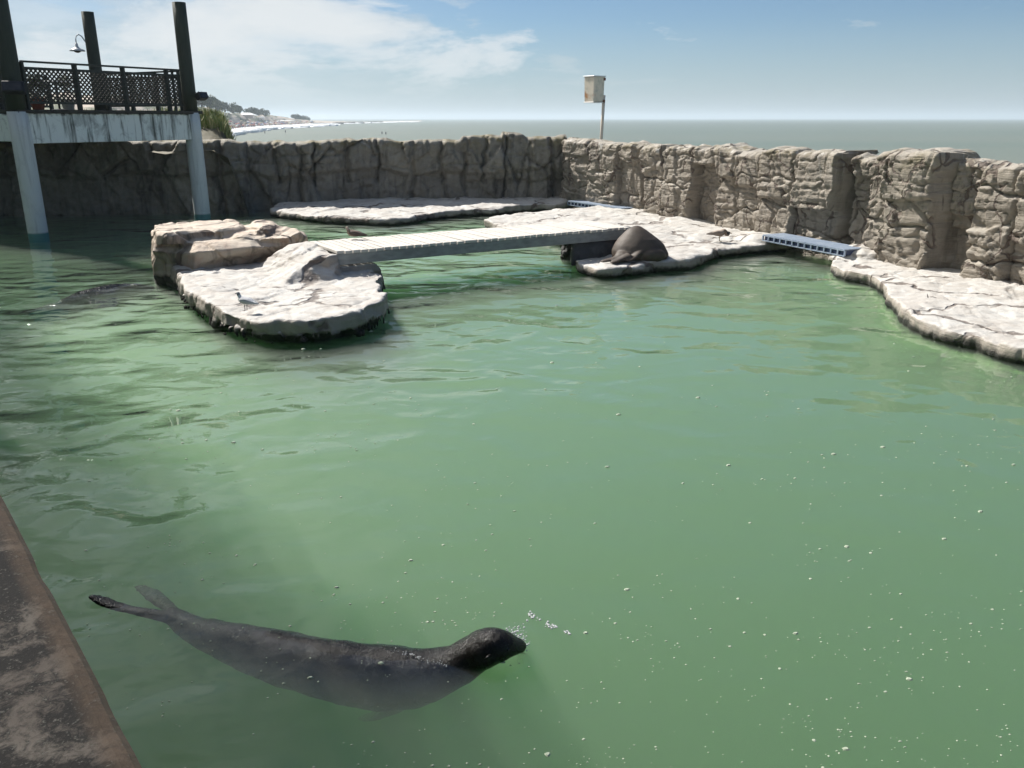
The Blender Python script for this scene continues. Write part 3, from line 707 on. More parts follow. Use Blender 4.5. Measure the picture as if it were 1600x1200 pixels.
# right ledge + submerged skirt
right_px = [(1298, 404), (1299, 413), (1328, 423), (1364, 429), (1378, 440), (1389, 454), (1400, 470), (1416, 488), (1438, 498), (1468, 508), (1488, 514), (1520, 521), (1554, 531), (1600, 545)]
rt = P2(right_px, .22) + [(8.4, 8.5), (9.0, 5.5), (11.5, 5.5), (10.6, 10.0), (9.4, 14.2), (8.6, 16.2), (7.9, 17.9), (7.1, 17.5)]
L3, pp = ledge_solid(rt, .22, seed=3, under=.04, rough=.07)
skirt = inset(resample(chaikin(rt, 1), .25), -.22)
Sk = [[(x, y, FLOOR) for x, y in inset(skirt, -.25)], [(x, y, -.5) for x, y in skirt], [(x, y, -.10) for x, y in inset(skirt, .14)], [(x, y, -.02) for x, y in inset(skirt, .36)]]
def ex3(mb):
    c = W(1348, 398, .25); mb.ell((c[0], c[1]+.1, .24), (.5, .62, .17)); mb.ell((c[0]-.45, c[1]-.1, .16), (.3, .35, .12))
make_ledge('stone_ledge', [L3, Sk], M['ledge'], .035, 'pale cracked stone ledge along the right edge with green skirt underwater', 'ledge', 3, extra=ex3, amp=.03, flag=.018)
BA = Vector(W(532, 392.4, .78)); BD = (Vector(W(980, 355, .78))-BA).normalized(); BP = Vector((-BD.y, BD.x, 0))
# island slab
isl = P2([(268, 440), (276, 450), (290, 471), (318, 505), (340, 516), (365, 527), (392, 535), (414, 539), (455, 540), (502, 537), (560, 526), (600, 509), (612, 496)], 0) + P2([(604, 460), (588, 449), (586, 436), (590, 428)], .35) + P2([(545, 400), (500, 392), (480, 388), (440, 396), (330, 412)], .35)
L4, _ = ledge_solid(isl, lambda x, y: .34+.03*(x+4) if x > -4 else .36, seed=4, under=.20, rough=.09, lip=.06)
def ex4(mb):
    # abutment carrying the footbridge, ramping into the slab
    q = lambda sx, wy, z: tuple(BA+BD*sx+BP*wy+Vector((0, 0, z-.78)))
    mb.loft([[q(-1.2, -.22, 0), q(-.3, -.38, 0), q(.05, -.12, 0), q(.12, 1.6, 0), q(-1.1, 1.7, 0)], [q(-1.1, -.18, .38), q(-.3, -.32, .38), q(.0, -.10, .4), q(.1, 1.55, .4), q(-1.0, 1.6, .38)],
             [q(-.75, -.02, .56), q(-.3, -.10, .56), q(-.05, -.04, .62), q(.05, 1.5, .62), q(-.7, 1.5, .62)], [q(-.42, .0, .755), q(-.2, -.05, .755), q(-.07, .0, .755), q(-.07, 1.45, .755), q(-.4, 1.4, .755)]])
    mb.loft([[q(-.1, -.05, 0), q(.85, -.02, 0), q(.9, 1.5, 0), q(-.1, 1.5, 0)], [q(-.1, .0, .40), q(.78, .03, .40), q(.8, 1.45, .40), q(-.1, 1.45, .40)], [q(-.1, .03, .51), q(.70, .08, .51), q(.75, 1.4, .51), q(-.1, 1.4, .51)]])
    for (x, y, rx, rz) in ((330, 500, .16, .2), (300, 478, .16, .2), (278, 452, .18, .2)):
        p = W(x, y, .12); mb.ell((p[0]+.1, p[1]+.15, .1), (rx, rx, rz), n=12)
make_ledge('rock_island', [L4], M['island'], .032, 'low pale rock island slab in the pool with a gull standing on it', 'rock', 4, amp=.04, extra=ex4, facet=.02, flag=.022, smooth=3)
# boulder on the island
bb = [(238, 440, -.3), (272, 446, -.3), (300, 428, .3), (392, 414, .3), (461, 400, .3), (484, 388, .3), (474, 376, .3), (430, 372, .3), (330, 376, .2), (240, 388, -.3)]
b0 = [W(x, y, z if z > 0 else 0) for x, y, z in bb]; b0 = [(x, y, zz[2] if zz[2] < 0 else .2) for (x, y, z), zz in zip(b0, bb)]
bt = [W(x, y, z) for x, y, z in [(236, 392, .70), (268, 397, .62), (306, 392, .72), (392, 387, .72), (458, 384, .66), (482, 372, .72), (474, 362, .8), (430, 356, .85), (330, 354, .88), (236, 364, .9)]]
bu = [W(x, y, z) for x, y, z in [(240, 362, .98), (262, 372, .88), (306, 378, .84), (388, 374, .84), (446, 372, .84), (470, 362, .90), (462, 356, .95), (428, 350, .97), (330, 349, .97), (244, 350, 1.0)]]
def exb(mb):
    def lump(pts, z0, z1, ins=.08):
        lo_ = [(W(x, y, z1)[0], W(x, y, z1)[1]) for x, y in pts]; lo_ = resample(chaikin(lo_, 1), .15)
        mb.loft([[(x, y, z0) for x, y in inset(lo_, -.03)], [(x, y, z1-.06) for x, y in lo_], [(x, y, z1) for x, y in inset(lo_, ins)]])
    lump([(236, 352), (262, 346), (320, 343.5), (372, 343), (388, 349), (360, 355), (300, 358), (245, 366)], .8, 1.04)
    lump([(384, 343), (430, 341), (438, 346), (420, 355), (396, 354)], .8, 1.03, .12)
    lump([(358, 357), (392, 354), (401, 363), (388, 367), (357, 366)], .8, .93, .1)
mb = MB(); mb.loft([b0, [tuple(np.array(a)*.5+np.array(b)*.5) for a, b in zip(b0, bt)], bt, bu]); exb(mb)
me = remesh(mb.mesh(), .028, 3); rock_relief(me, .035, 6, .05, .008, 0)
tag(link('boulder', me, M['boulder'], base=(-6.0, 16, .2)), 'massive cream and pink boulder with ledged top at the back of the rock island', 'boulder')
# small wet rocks by the bridge's right end
for i, (px, py, r, lab) in enumerate([(890, 393, .2, 'larger glossy black wet rock at the water below the right bridge end'), (882, 385, .13, 'smaller grey topped wet rock sticking out under the right bridge end')]):
    p = W(px, py, .15); mb = MB(); mb.ell((0, 0, 0), (r, r*.9, r*1.5 if i == 0 else r*.7), n=14); mb.ell((r*.7, .1, -r*.4), (r*.8, r*.8, r), n=12)
    me = remesh(mb.mesh(), .02, 1); v = verts(me); v += norms(me)*(fbm(v[:, 0]*8, v[:, 1]*8, v[:, 2]*8, 3, 70+i)*.05)[:, None]; setv(me, v)
    o = link('wet_rock', me, M['darkrock']); o.location = (p[0], p[1], .1 if i == 0 else .42); tag(o, lab, 'rock')

# =================================================================== FOOTBRIDGE
A_ = Vector(W(532, 392.4, .78)); B_ = Vector(W(980, 355, .78)); dr = (B_-A_); LB = dr.length; dr.normalize(); pr = Vector((-dr.y, dr.x, 0))
root = empty('footbridge', (A_+B_)/2+pr*.73-Vector((0, 0, .25)), 'bleached plank footbridge linking the rock island to the middle ledge', 'footbridge')
mb = MB(); n = int((LB+.05)/.15)
for i in range(n+1):
    s0 = i*LB/n; j = random.uniform(-.012, .012); zz = random.uniform(-.004, .004)
    c = A_+dr*(s0+.0)+pr*(.73+j); c.z = .755+zz
    m3 = Matrix((dr, pr, Vector((0, 0, 1)))).transposed() @ Matrix.Rotation(random.uniform(-.006, .006), 3, 'X')
    mb.box(c, (.128, 1.48+random.uniform(-.02, .02), .05), m3)
mb.build('deck', M['wood'], root, bevel=.004)
for k, (o1) in enumerate((.035, .73, 1.425)):
    mb = MB(); a = A_+pr*o1-dr*.15; b = B_+pr*o1+dr*.05; a.z = b.z = .630; mb.beam(a, b, .07 if k != 1 else .1, .192)
    mb.build('side_beam', M['beam'], root, bevel=.004)
# right abutment (dark rounded block) under the bridge end
ab = [W(x, y, .2) for x, y in ((893, 404), (935, 402), (975, 397), (990, 384), (950, 377), (895, 383))]
mb = MB(); tp = [(x*.985+.03, y+.06, .52) for x, y, z in ab]; up = [(x*.97+.06, y+.10, .60) for x, y, z in ab]
mb.loft([[(x, y, .05) for x, y, z in ab], [(x, y-.02, .3) for x, y, z in ab], tp, up])
me = remesh(mb.mesh(), .03, 3); v = verts(me); v += norms(me)*(fbm(v[:, 0]*3, v[:, 1]*3, v[:, 2]*3, 3, 75)*.03)[:, None]; setv(me, v)
tag(link('bridge_abutment', me, M['abut'], base=(1.8, 17.8, .2)), 'dark rounded stone block under the right end of the footbridge', 'abutment')

# =================================================================== BLUE PLASTIC WALKWAYS
def walkway(nl, nr, width, label, nrib):
    nl, nr = Vector(nl), Vector(nr); d = nr-nl; L = d.length; d.normalize(); p = Vector((-d.y, d.x, 0)).normalized(); u = d.cross(p)*-1
    if u.z < 0: u = -u
    if p.y < 0: p = -p
    root = empty('plastic_walkway', (nl+nr)/2+p*width/2-Vector((0, 0, .12)), label, 'walkway', 'blue plastic walkways')
    md = MB(); m3 = Matrix((d, p, d.cross(p))).transposed()
    for i in range(nrib*2):
        md.box(nl+d*(L*(i+.5)/(nrib*2))+p*width/2, (L/(nrib*2)*.82, width, .022), m3)
    md.build('deck', M['blue'], root)
    mf = MB()
    for o1 in (.012, width-.012):
        mf.beam(nl+p*o1-u*.012, nr+p*o1-u*.012, .034, .022) ; mf.beam(nl+p*o1-u*.125, nr+p*o1-u*.125, .034, .022)
        for i in range(nrib+1): mf.box(nl+d*(L*i/nrib)+p*o1-u*.07, (.03, .034, .11), m3)
    mf.build('frame', M['blue'], root)
    mi = MB()
    for i in range(nrib):
        mi.box(nl+d*(L*(i+.5)/nrib)+p*width/2-u*.068, (L/nrib*.72, width-.09, .10), m3)
    mi.build('float_block', M['bluedark'], root)
walkway(W(1192, 367, .42), W(1320, 391, .40), .62, 'faded blue plastic walkway bridging from the middle ledge to the right ledge', 13)
walkway(W(887, 314, .38), W(972, 326, .36), .7, 'small faded blue plastic walkway at the corner of the two rock walls', 15)

# =================================================================== TERRACE ON COLUMNS
C1 = Vector((-12.15, 21.5, 0)); C2 = Vector((-9.5, 25.9, 0)); ed = (C2-C1).normalized(); ip = Vector((-ed.y, ed.x, 0))
DEPTH = 4.3; C1b = C1+ip*DEPTH; C2b = C2+ip*DEPTH
root = empty('raised_terrace', (C1+C2)/2, 'raised terrace on white concrete columns with dark lattice railing at the left', 'terrace')
for c, b in ((C1, -2.2), (C2, -2.2), (C1+ip*9, -2.2)):
    mb = MB(); mb.tube([c+Vector((0, 0, z)) for z in (b, -.5, .5, 1.5, 2.5, 3.16)], [.235]*6, 28)
    mb.build('column', M['column'], root, smooth=True)
mb = MB()
mb.beam(C1+ed*.15+Vector((0, 0, 2.76)), C2-ed*.15+Vector((0, 0, 2.76)), .30, .72); mb.build('beam', M['conc'], root, bevel=.01)
mb = MB(); q1 = C1+ip*.2+Vector((0, 0, 2.78)); mb.beam(q1, q1+ip*9, .26, .66); mb.build('beam', M['conc'], root, bevel=.01)
mb = MB(); q1 = C2+ip*.2+Vector((0, 0, 2.78)); mb.beam(q1, q1+ip*9, .26, .66); mb.build('beam', M['conc'], root, bevel=.01)
mb = MB(); o_ = .22
quad = [C1-ed*.1-ip*o_, C2+ed*.25-ip*o_, C2+ed*.25+ip*10, C1-ed*.1+ip*10]
mb.loft([[(p.x, p.y, 3.125) for p in quad], [(p.x, p.y, 3.21) for p in quad]]); mb.build('deck_slab', M['slab'], root, bevel=.01)
for c, r in ((C1, .215), (C2, .195), (C2b, .19)):
    mb = MB(); top = 6.15 if c is not C1 else 6.4
    mb.tube([c+Vector((0, 0, z)) for z in (3.2, 3.9, 4.6, 5.4, top)], [r*1.03, r, r*.99, r*.97, r*.95], 20); mb.build('post', M['post'], root, smooth=True)
def lattice(a, b, z0, z1, name='lattice_panel', pitch=.115):
    L = (b-a).length; d = (b-a).normalized(); H = z1-z0; mb = MB(); nrm_ = Vector((-d.y, d.x, 0))
    for sgn in (1, -1):
        k = -H if sgn == 1 else 0
        while k < L+(0 if sgn == 1 else H):
            # line from (k,0) to (k+sgn*H, H)
            x0, y0, x1, y1 = (k, 0, k+H, H) if sgn == 1 else (k, 0, k-H, H)
            pts = []
            if sgn == 1:
                if x0 < 0: y0 += -x0; x0 = 0
                if x1 > L: y1 -= (x1-L); x1 = L
            else:
                if x0 > L: y0 += (x0-L); x0 = L
                if x1 < 0: y1 -= -x1; x1 = 0
            if y1-y0 > .03:
                off = nrm_*(.008*sgn)
                mb.beam(a+d*x0+Vector((0, 0, z0+y0))+off, a+d*x1+Vector((0, 0, z0+y1))+off, .014, .036) if False else mb.add(*strip(a+d*x0+Vector((0, 0, z0+y0))+off, a+d*x1+Vector((0, 0, z0+y1))+off, .019, nrm_, .006))
            k += pitch
    return mb
def strip(a, b, hw, nrm_, th):
    d = (b-a).normalized(); s_ = d.cross(nrm_).normalized()*hw; t_ = nrm_*th
    vs = [a-s_-t_, a+s_-t_, a+s_+t_, a-s_+t_, b-s_-t_, b+s_-t_, b+s_+t_, b-s_+t_]
    return vs, [(0, 1, 2, 3), (4, 7, 6, 5), (0, 4, 5, 1), (1, 5, 6, 2), (2, 6, 7, 3), (3, 7, 4, 0)]
def railing(parent, a, b, npan, z=3.21, end_slats=False):
    L = (b-a).length; d = (b-a).normalized()
    fr = MB(); fr.beam(a+Vector((0, 0, z+1.12)), b+Vector((0, 0, z+1.12)), .09, .045)
    fr.beam(a+Vector((0, 0, z+.97)), b+Vector((0, 0, z+.97)), .05, .06); fr.beam(a+Vector((0, 0, z+.16)), b+Vector((0, 0, z+.16)), .05, .05)
    r = fr.build('railing', M['rail'], parent)
    Lp = L*(.9 if end_slats else 1)
    for i in range(npan+1):
        m = MB(); c = a+d*(Lp*i/npan); m.beam(c+Vector((0, 0, z)), c+Vector((0, 0, z+1.1)), .1, .1); m.build('baluster', M['rail'], r)
        if i < npan: lattice(a+d*(Lp*i/npan+.05), a+d*(Lp*(i+1)/npan-.05), z+.17, z+.96).build('lattice_panel', M['lattice'], r)
    if end_slats:
        for q in (.945, .985):
            m = MB(); c = a+d*(L*q); m.beam(c+Vector((0, 0, z)), c+Vector((0, 0, z+1.1)), .08, .05); m.build('baluster', M['rail'], r)
railing(root, C1+ed*.28, C2-ed*.25, 3, end_slats=True)
railing(root, C2+ip*.4+ed*.1, C2b-ip*.3+ed*.1, 3)
railing(root, C1-ip*.05+ip*.45, C1+ip*6, 4)
railing(root, C1+ip*7+ed*.2, C2+ip*7, 3)
# lamp on the rear post
lp = C2b+Vector((-.2, -.1, 5.55)); root = empty('bell_lamp', C2b+Vector((0, 0, 5.3)), 'white enamel gooseneck lamp on the rear terrace post', 'lamp')
mb = MB(); pts = [C2b+Vector((-.15, -.1, 5.28)), C2b+Vector((-.22, -.14, 5.43)), C2b+Vector((-.29, -.18, 5.49)), C2b+Vector((-.36, -.2, 5.44)), C2b+Vector((-.385, -.21, 5.34)), C2b+Vector((-.385, -.21, 5.22))]
mb.tube(pts, [.018]*6, 8); mb.build('bracket', M['white'], root, smooth=True)
mb = MB(); mb.lathe(C2b+Vector((-.385, -.21, 5.0)), [(.225, 0), (.23, .012), (.17, .06), (.085, .10), (.045, .15), (.04, .22), (.02, .23)], 28); mb.build('lamp_shade', M['white'], root, smooth=True)
mb = MB(); mb.ell(C2b+Vector((-.385, -.21, 5.0)), (.1, .1, .05)); mb.build('bulb', M['glassd'], root, smooth=True)
# floodlights
def flood(c, rz, label, bracket_to, sx=.5, sz=.22):
    root = empty('floodlight', c, label, 'floodlight', 'floodlights on the terrace posts')
    m3 = Matrix.Rotation(rz, 3, 'Z') @ Matrix.Rotation(-.35, 3, 'X')
    mb = MB(); mb.box(c, (sx, .2, sz), m3); mb.build('housing', M['black'], root, bevel=.02)
    mb = MB(); mb.box(Vector(c)+m3 @ Vector((0, -.112, 0)), (sx*.86, .02, sz*.8), m3); mb.build('lens', M['glassd'], root)
    mb = MB(); mb.beam(Vector(c), Vector(bracket_to), .05, .05); mb.build('bracket', M['black'], root)
flood(C1+Vector((.22, -.36, 3.70)), 0.25, 'black floodlight on the front of the left terrace post', C1+Vector((0, -.1, 3.6)), .5, .27)
flood(C2+Vector((.38, -.05, 3.62)), 1.1, 'black floodlight sticking out right of the right terrace post', C2+Vector((.1, 0, 3.6)), .32, .2)
# things on the terrace, seen through the lattice
gm = rough_mat('pot_leaves', (.05, .08, .02, 1), (.10, .13, .03, 1), 8)
def potted(c, label, h=.6, n=260, s=.3, potc=(.30, .09, .05, 1)):
    root = empty('potted_plant', c, label, 'potted plant')
    mb = MB(); mb.lathe(c, [(.13, 0), (.19, .26), (.2, .3), (.17, .3)], 16); mb.build('pot', simple('terracotta', potc, .8), root, smooth=False)
    vs = []; fs = []; rs = np.random.RandomState(int(abs(c[0])*100) % 997)
    for q in range(n):
        d = rs.normal(size=3); d /= np.linalg.norm(d); d[2] = abs(d[2]) if rs.rand() < .6 else d[2]
        p = np.array(c)+np.array((0, 0, .3+h*.45))+d*np.array((s, s, h*.5))*rs.uniform(.3, 1.05); a = rs.normal(size=3); a /= np.linalg.norm(a); b = np.cross(a, d)
        k = len(vs); vs += [tuple(p-a*.06), tuple(p+b*.02), tuple(p+a*.06), tuple(p-b*.02)]; fs.append((k, k+1, k+2, k+3))
    me = bpy.data.meshes.new('f'); me.from_pydata(vs, [], fs); link('foliage', me, gm, root, smooth=False)
potted(C1+ed*.9+ip*.6+Vector((0, 0, 3.21)), 'bushy plant in a red clay pot behind the left lattice panel')
potted(C1+ed*2.6+ip*2.0+Vector((0, 0, 3.21)), 'taller yellowish plant in a pot behind the middle lattice panel', .8, 260, .28, (.5, .5, .45, 1))
def table(c, label):
    root = empty('cafe_table', c, label, 'table')
    mb = MB(); mb.lathe(Vector(c)+Vector((0, 0, .7)), [(.38, 0), (.4, .01), (.4, .03), (.38, .04)], 20); mb.build('tabletop', M['white'], root)
    mb = MB(); mb.tube([Vector(c), Vector(c)+Vector((0, 0, .7))], [.03, .03], 8); mb.lathe(c, [(.22, 0), (.22, .02), (.03, .04)], 16); mb.build('pedestal', M['black'], root)
table(C1+ed*1.9+ip*1.3+Vector((0, 0, 3.21)), 'round white topped table behind the lattice railing')

# =================================================================== SIGN BOX ON A POLE
bp = WY(938.5, 217, 29.75)
root = empty('post_box', (bp[0], bp[1], 2.25), 'weathered white box with rust stain on a thin pole behind the rock wall', 'box')
mb = MB(); mb.tube([(bp[0], bp[1], 1.6), (bp[0]+.03, bp[1], 2.6), (bp[0]+.07, bp[1], 3.75)], [.055, .053, .05], 10); mb.build('pole', M['polem'], root, smooth=True)
t = NT('box_paint'); P = t.pos(); x, y, z = t.sep(P)
cr = t.math('ADD', t.noise(P, 3, 6, .6), t.math('MULTIPLY', t.math('SUBTRACT', 3.9, z), .28))
c = t.mix(t.ramp(cr, [(.56, 0.), (.68, 1.)]), (.70, .63, .52, 1), (.45, .23, .10, 1))
c = t.mix(t.ramp(t.noise(P, 5, 5, .6), [(.5, 0.), (.68, .5)]), c, (.30, .33, .27, 1))
boxm = t.out(t.bsdf(c, .6))
bc = Vector(WY(928.5, 140, 29.7)); m3 = Matrix.Rotation(math.radians(38), 3, 'Z')
mb = MB(); Hh = .80
lo1 = [bc+m3 @ Vector((sx*.235, sy*.23, -Hh/2)) for sx, sy in ((-1, -1), (1, -1), (1, 1), (-1, 1))]
lo2 = [bc+m3 @ Vector((sx*.25, sy*.245, Hh/2)) for sx, sy in ((-1, -1), (1, -1), (1, 1), (-1, 1))]
mb.loft([lo1, lo2]); mb.build('box_body', boxm, root, bevel=.02)
mb = MB(); mb.box(bc+Vector((0, 0, Hh/2+.015)), (.55, .54, .035), m3); mb.build('lid', M['white'], root, bevel=.008)
mb = MB(); mb.box(bc-Vector((0, 0, Hh/2+.01)), (.50, .49, .03), m3); mb.build('base_frame', M['white'], root, bevel=.006)
for zz in (.33, -.37):
    mb = MB(); mb.box(bc+Vector((.31, -.02, zz)), (.09, .10, .09), m3); mb.build('clamp', simple('rusty_clamp', (.14, .05, .03, 1), .8), root)

# =================================================================== FOREGROUND PARAPET, DECK, ADDED SHADE CANOPY AND HALL
dd = Vector((.628, -.778, 0)); nn_ = Vector((.778, .628, 0))     # along / towards pool
E0 = nn_*.225
t = NT('lichen_parapet'); P = t.pos()
a1 = t.noise(P, 3.2, 8, .68, .5); a2 = t.noise(P, 34, 8, .75, .6); a3 = t.noise(P, 110, 4, .7)
c = t.mix(t.ramp(a1, [(.38, 0.), (.62, 1.)]), (.18, .145, .115, 1), (.28, .24, .19, 1))
blk = t.math('ADD', t.math('MULTIPLY', t.noise(P, 4.5, 6, .6, .8), .62), t.math('MULTIPLY', a2, .42))
c = t.mix(t.ramp(blk, [(.43, 0.), (.51, .95)]), c, (.026, .023, .019, 1))
c = t.mix(t.ramp(t.math('ADD', t.math('MULTIPLY', a2, .5), t.math('MULTIPLY', a3, .5)), [(.55, 0.), (.62, .8)]), c, (.27, .25, .20, 1))
vd = t.n('ShaderNodeVectorMath', operation='DOT_PRODUCT'); t.set(vd, 0, P); vd.inputs[1].default_value = tuple(nn_)
ed_ = t.math('MULTIPLY', t.math('SUBTRACT', vd.outputs['Value'], .165), 30, True)
c = t.mix(t.math('MULTIPLY', ed_, t.ramp(a2, [(.3, 1.), (.7, .35)])), c, (.20, .135, .085, 1))
parm = t.out(t.bsdf(c, .85, t.bump(t.math('ADD', a2, t.math('MULTIPLY', a3, .5)), .004)))
a0, a1_ = E0-dd*16, E0+dd*6
prof = [(-.62, 1.90), (-.62, 1.99), (-.6, 2.0), (-.30, 2.002), (-.03, 2.0), (-.012, 1.994), (0, 1.98), (.002, 1.90), (-.01, 1.86), (-.04, 1.85)]
mb = MB(); nseg = 700
def chip(k, q, z):
    if q < -.2: return q, z
    a = k*22/nseg; c = float(fbm(a*2.2, q*3, z*3, 4, 61)); e = max(0, float(fbm(a*5, z*2, 0, 3, 66))-.35)
    return q+.0008*c-.004*e*(q > -.05), z+.0006*c-.003*e*(q > -.05)
mb.loft([[tuple(a0+(a1_-a0)*(k/nseg)+nn_*chip(k, q, z)[0]+Vector((0, 0, chip(k, q, z)[1]))) for q, z in prof] for k in range(nseg+1)])
par = empty('parapet', E0+Vector((0, 0, 0))-nn_*.3, 'mottled brown and black stone parapet cap in the lower left foreground', 'parapet')
mb.build('cap_stone', parm, par, smooth=False)
mb = MB(); mb.loft([[tuple(a0+nn_*q+Vector((0, 0, z))) for q, z in ((-.56, -2.3), (-.06, -2.3), (-.06, 1.86), (-.56, 1.86))], [tuple(a1_+nn_*q+Vector((0, 0, z))) for q, z in ((-.56, -2.3), (-.06, -2.3), (-.06, 1.86), (-.56, 1.86))]])
mb.build('wall', M['wallf'], par)
mb = MB(); mb.loft([[tuple(a0+nn_*q+Vector((0, 0, z))) for q, z in ((-5, .9), (-.58, .9), (-.58, 1.35), (-5, 1.35))], [tuple(a1_+nn_*q+Vector((0, 0, z))) for q, z in ((-5, .9), (-.58, .9), (-.58, 1.35), (-5, 1.35))]])
tag(mb.build('pavement', M['floor']), kind='structure', label='visitor walkway behind the parapet')
# unseen canopy added over the walkway to cast diagonal shade on near water
t = NT('shade_layer'); cm_ = t.n('ShaderNodeMixShader', {0: .25}); t.set(cm_, 1, t.n('ShaderNodeBsdfTransparent')); t.set(cm_, 2, t.n('ShaderNodeBsdfDiffuse', {'Color': (.10, .12, .09, 1)})); shadem = t.out(cm_)  # partly see-through so the added canopy's shade stays light
can = empty('shade_canopy', nn_*-2.0+Vector((0, 0, 1.35)), 'unseen green canopy added over the visitor walkway to shade the near water', 'canopy')
E1 = nn_*1.12-dd*22
for w_ in range(4):      # four overlapping layers with wavy edges, stepped to soften the shade edge
    mb = MB(); top = []; n_ = 90; ex = (.42, .14, -.12, -.36)[w_]
    vs = []; fs = []
    for i in range(n_+1):
        e = E1+dd*(29*i/n_)+nn_*(ex+.10*math.sin(i*1.3+w_)+.06*math.sin(i*.47+2*w_)); r_ = E1+dd*(29*i/n_)-nn_*(4.6-.1*w_)
        vs += [tuple(e+Vector((0, 0, 5.0+.03*w_))), tuple(r_+Vector((0, 0, 5.6+.03*w_)))]
    for i in range(n_): fs.append((2*i, 2*i+1, 2*i+3, 2*i+2))
    mb.add(vs, fs); link('shade_layer', mb.mesh(fixn=False), shadem, can, smooth=False)
for k in (0.3, 8, 16, 28.7):
    for off, zz in ((-1.0, 5.18), (-4.2, 5.5)):
        b = E1+dd*k+nn_*off
        if abs(b.x) < 1.0 and abs(b.y) < 1.2: continue
        mb = MB(); mb.tube([b+Vector((0, 0, 1.35)), b+Vector((0, 0, zz))], [.1, .1], 10); mb.build('post', M['post'], can, smooth=True)

t = NT('shade_sheet'); rm_ = t.n('ShaderNodeMixShader', {0: .36}); t.set(rm_, 1, t.n('ShaderNodeBsdfTransparent')); t.set(rm_, 2, t.n('ShaderNodeBsdfDiffuse', {'Color': (.6, .62, .6, 1)})); rfm = t.out(rm_)  # see-through share keeps the shade of the added hall roof weak
hall = empty('shade_hall', (-24, 18, 0), 'unseen white hall added left of the terrace, its see-through flat roof shading the far left water', 'building')  # unseen hall, added to shade the far left water
rp = [Vector(W(px, py, 0))+Vector((SD.x, SD.y, 0))*(8.6/SD.z) for px, py in ((0, 520), (70, 490), (150, 466), (235, 448), (240, 402), (225, 374))]  # roof outline: wanted shade on the water, carried back along the sun
rp = [(p.x, p.y) for p in rp]+[(rp[-1].x-1.5, 33), (-34, 33), (-34, 4), (rp[0].x-3.5, 4)]
mb = MB(); mb.loft([[(x, y, 8.6) for x, y in rp], [(x, y, 8.64) for x, y in rp]]); mb.build('roof', rfm, hall)
mb = MB(); hp = [(-22.5, 5), (-20.5, 14), (-25.5, 25), (-25.5, 32), (-33, 32), (-33, 5)]  # walls and windows of the added hall, kept out of view
mb.loft([[(x, y, -1) for x, y in hp], [(x, y, 8.59) for x, y in hp]]); mb.build('wall', M['column'], hall)
for k, (x, y) in enumerate(((-22.45, 8), (-21.6, 11.5))):
    for z0 in (1.2, 4.2):
        mb = MB(); m3 = Matrix.Rotation(math.atan2(9, 2), 3, 'Z'); mb.box((x+.35, y, z0+.9), (1.6, .12, 1.5), m3); mb.build('window', M['glassd'], hall)

# =================================================================== NEAR LAND + GRASS
me = grid_mesh(np.linspace(-60, -5.6, 110), np.linspace(27.6, 60, 60), lambda x, y: np.where(True, -3.4+5.9*sstep(.275, .335, -x/y)*sstep(0, 1, np.clip((60-y)/20, 0, 1)) + .45*sstep(-8.6, -11.0, x)*np.exp(-((y-31.5)/2.2)**2)+.08*fbm(x*.8, y*.8, o=3)-.5*(1-sstep(28.0, 29.6, y)), 0))
tag(link('embankment', me, rough_mat('scrub_soil', (.12, .11, .06, 1), (.2, .17, .11, 1), 2)), kind='structure', label='grassy bank behind the shaded back wall')
vv = verts(me)
vs = []; fs = []; mi = []
rs = np.random.RandomState(5)
for k in range(9000):
    x = rs.uniform(-19, -8.8); y = rs.uniform(29.6, 32.6)
    if -x/y < .285: continue
    hgt = (.42 if x < -10 else .42-.13*(x+10))*rs.uniform(.5, 1.25); hgt = max(.1, hgt)*(.8+.5*float(noise3(x*1.2, y*1.2)))
    zb = -3.4+5.9*float(sstep(.275, .335, -x/y)) + .45*float(sstep(-8.6, -11.0, np.array(x)))*math.exp(-((y-31.5)/2.2)**2)-.05
    a = rs.uniform(0, 6.28); wv_ = .022; lean = np.array((math.cos(a), math.sin(a), 0))*hgt*rs.uniform(.1, .6); sd = np.array((-math.sin(a), math.cos(a), 0))*wv_
    b = np.array((x, y, zb)); i = len(vs); up = np.array((0, 0, hgt))
    vs += [tuple(b-sd), tuple(b+sd), tuple(b+lean*.4+up*.6+sd*.8), tuple(b+lean*.4+up*.6-sd*.8), tuple(b+lean+up*.95)]
    fs += [(i, i+1, i+2, i+3), (i+3, i+2, i+4)]; m_ = rs.randint(3); mi += [m_, m_]
me = bpy.data.meshes.new('grass'); me.from_pydata(vs, [], fs); me.polygons.foreach_set('material_index', mi); me.update()
tag(link('grass', me, [simple('grass_a', (.16, .21, .06, 1), .8), simple('grass_b', (.24, .28, .10, 1), .8), simple('grass_c', (.36, .34, .18, 1), .8)], smooth=False), kind='stuff', label='tall green coastal grass on the bank behind the terrace column', cat='grass')

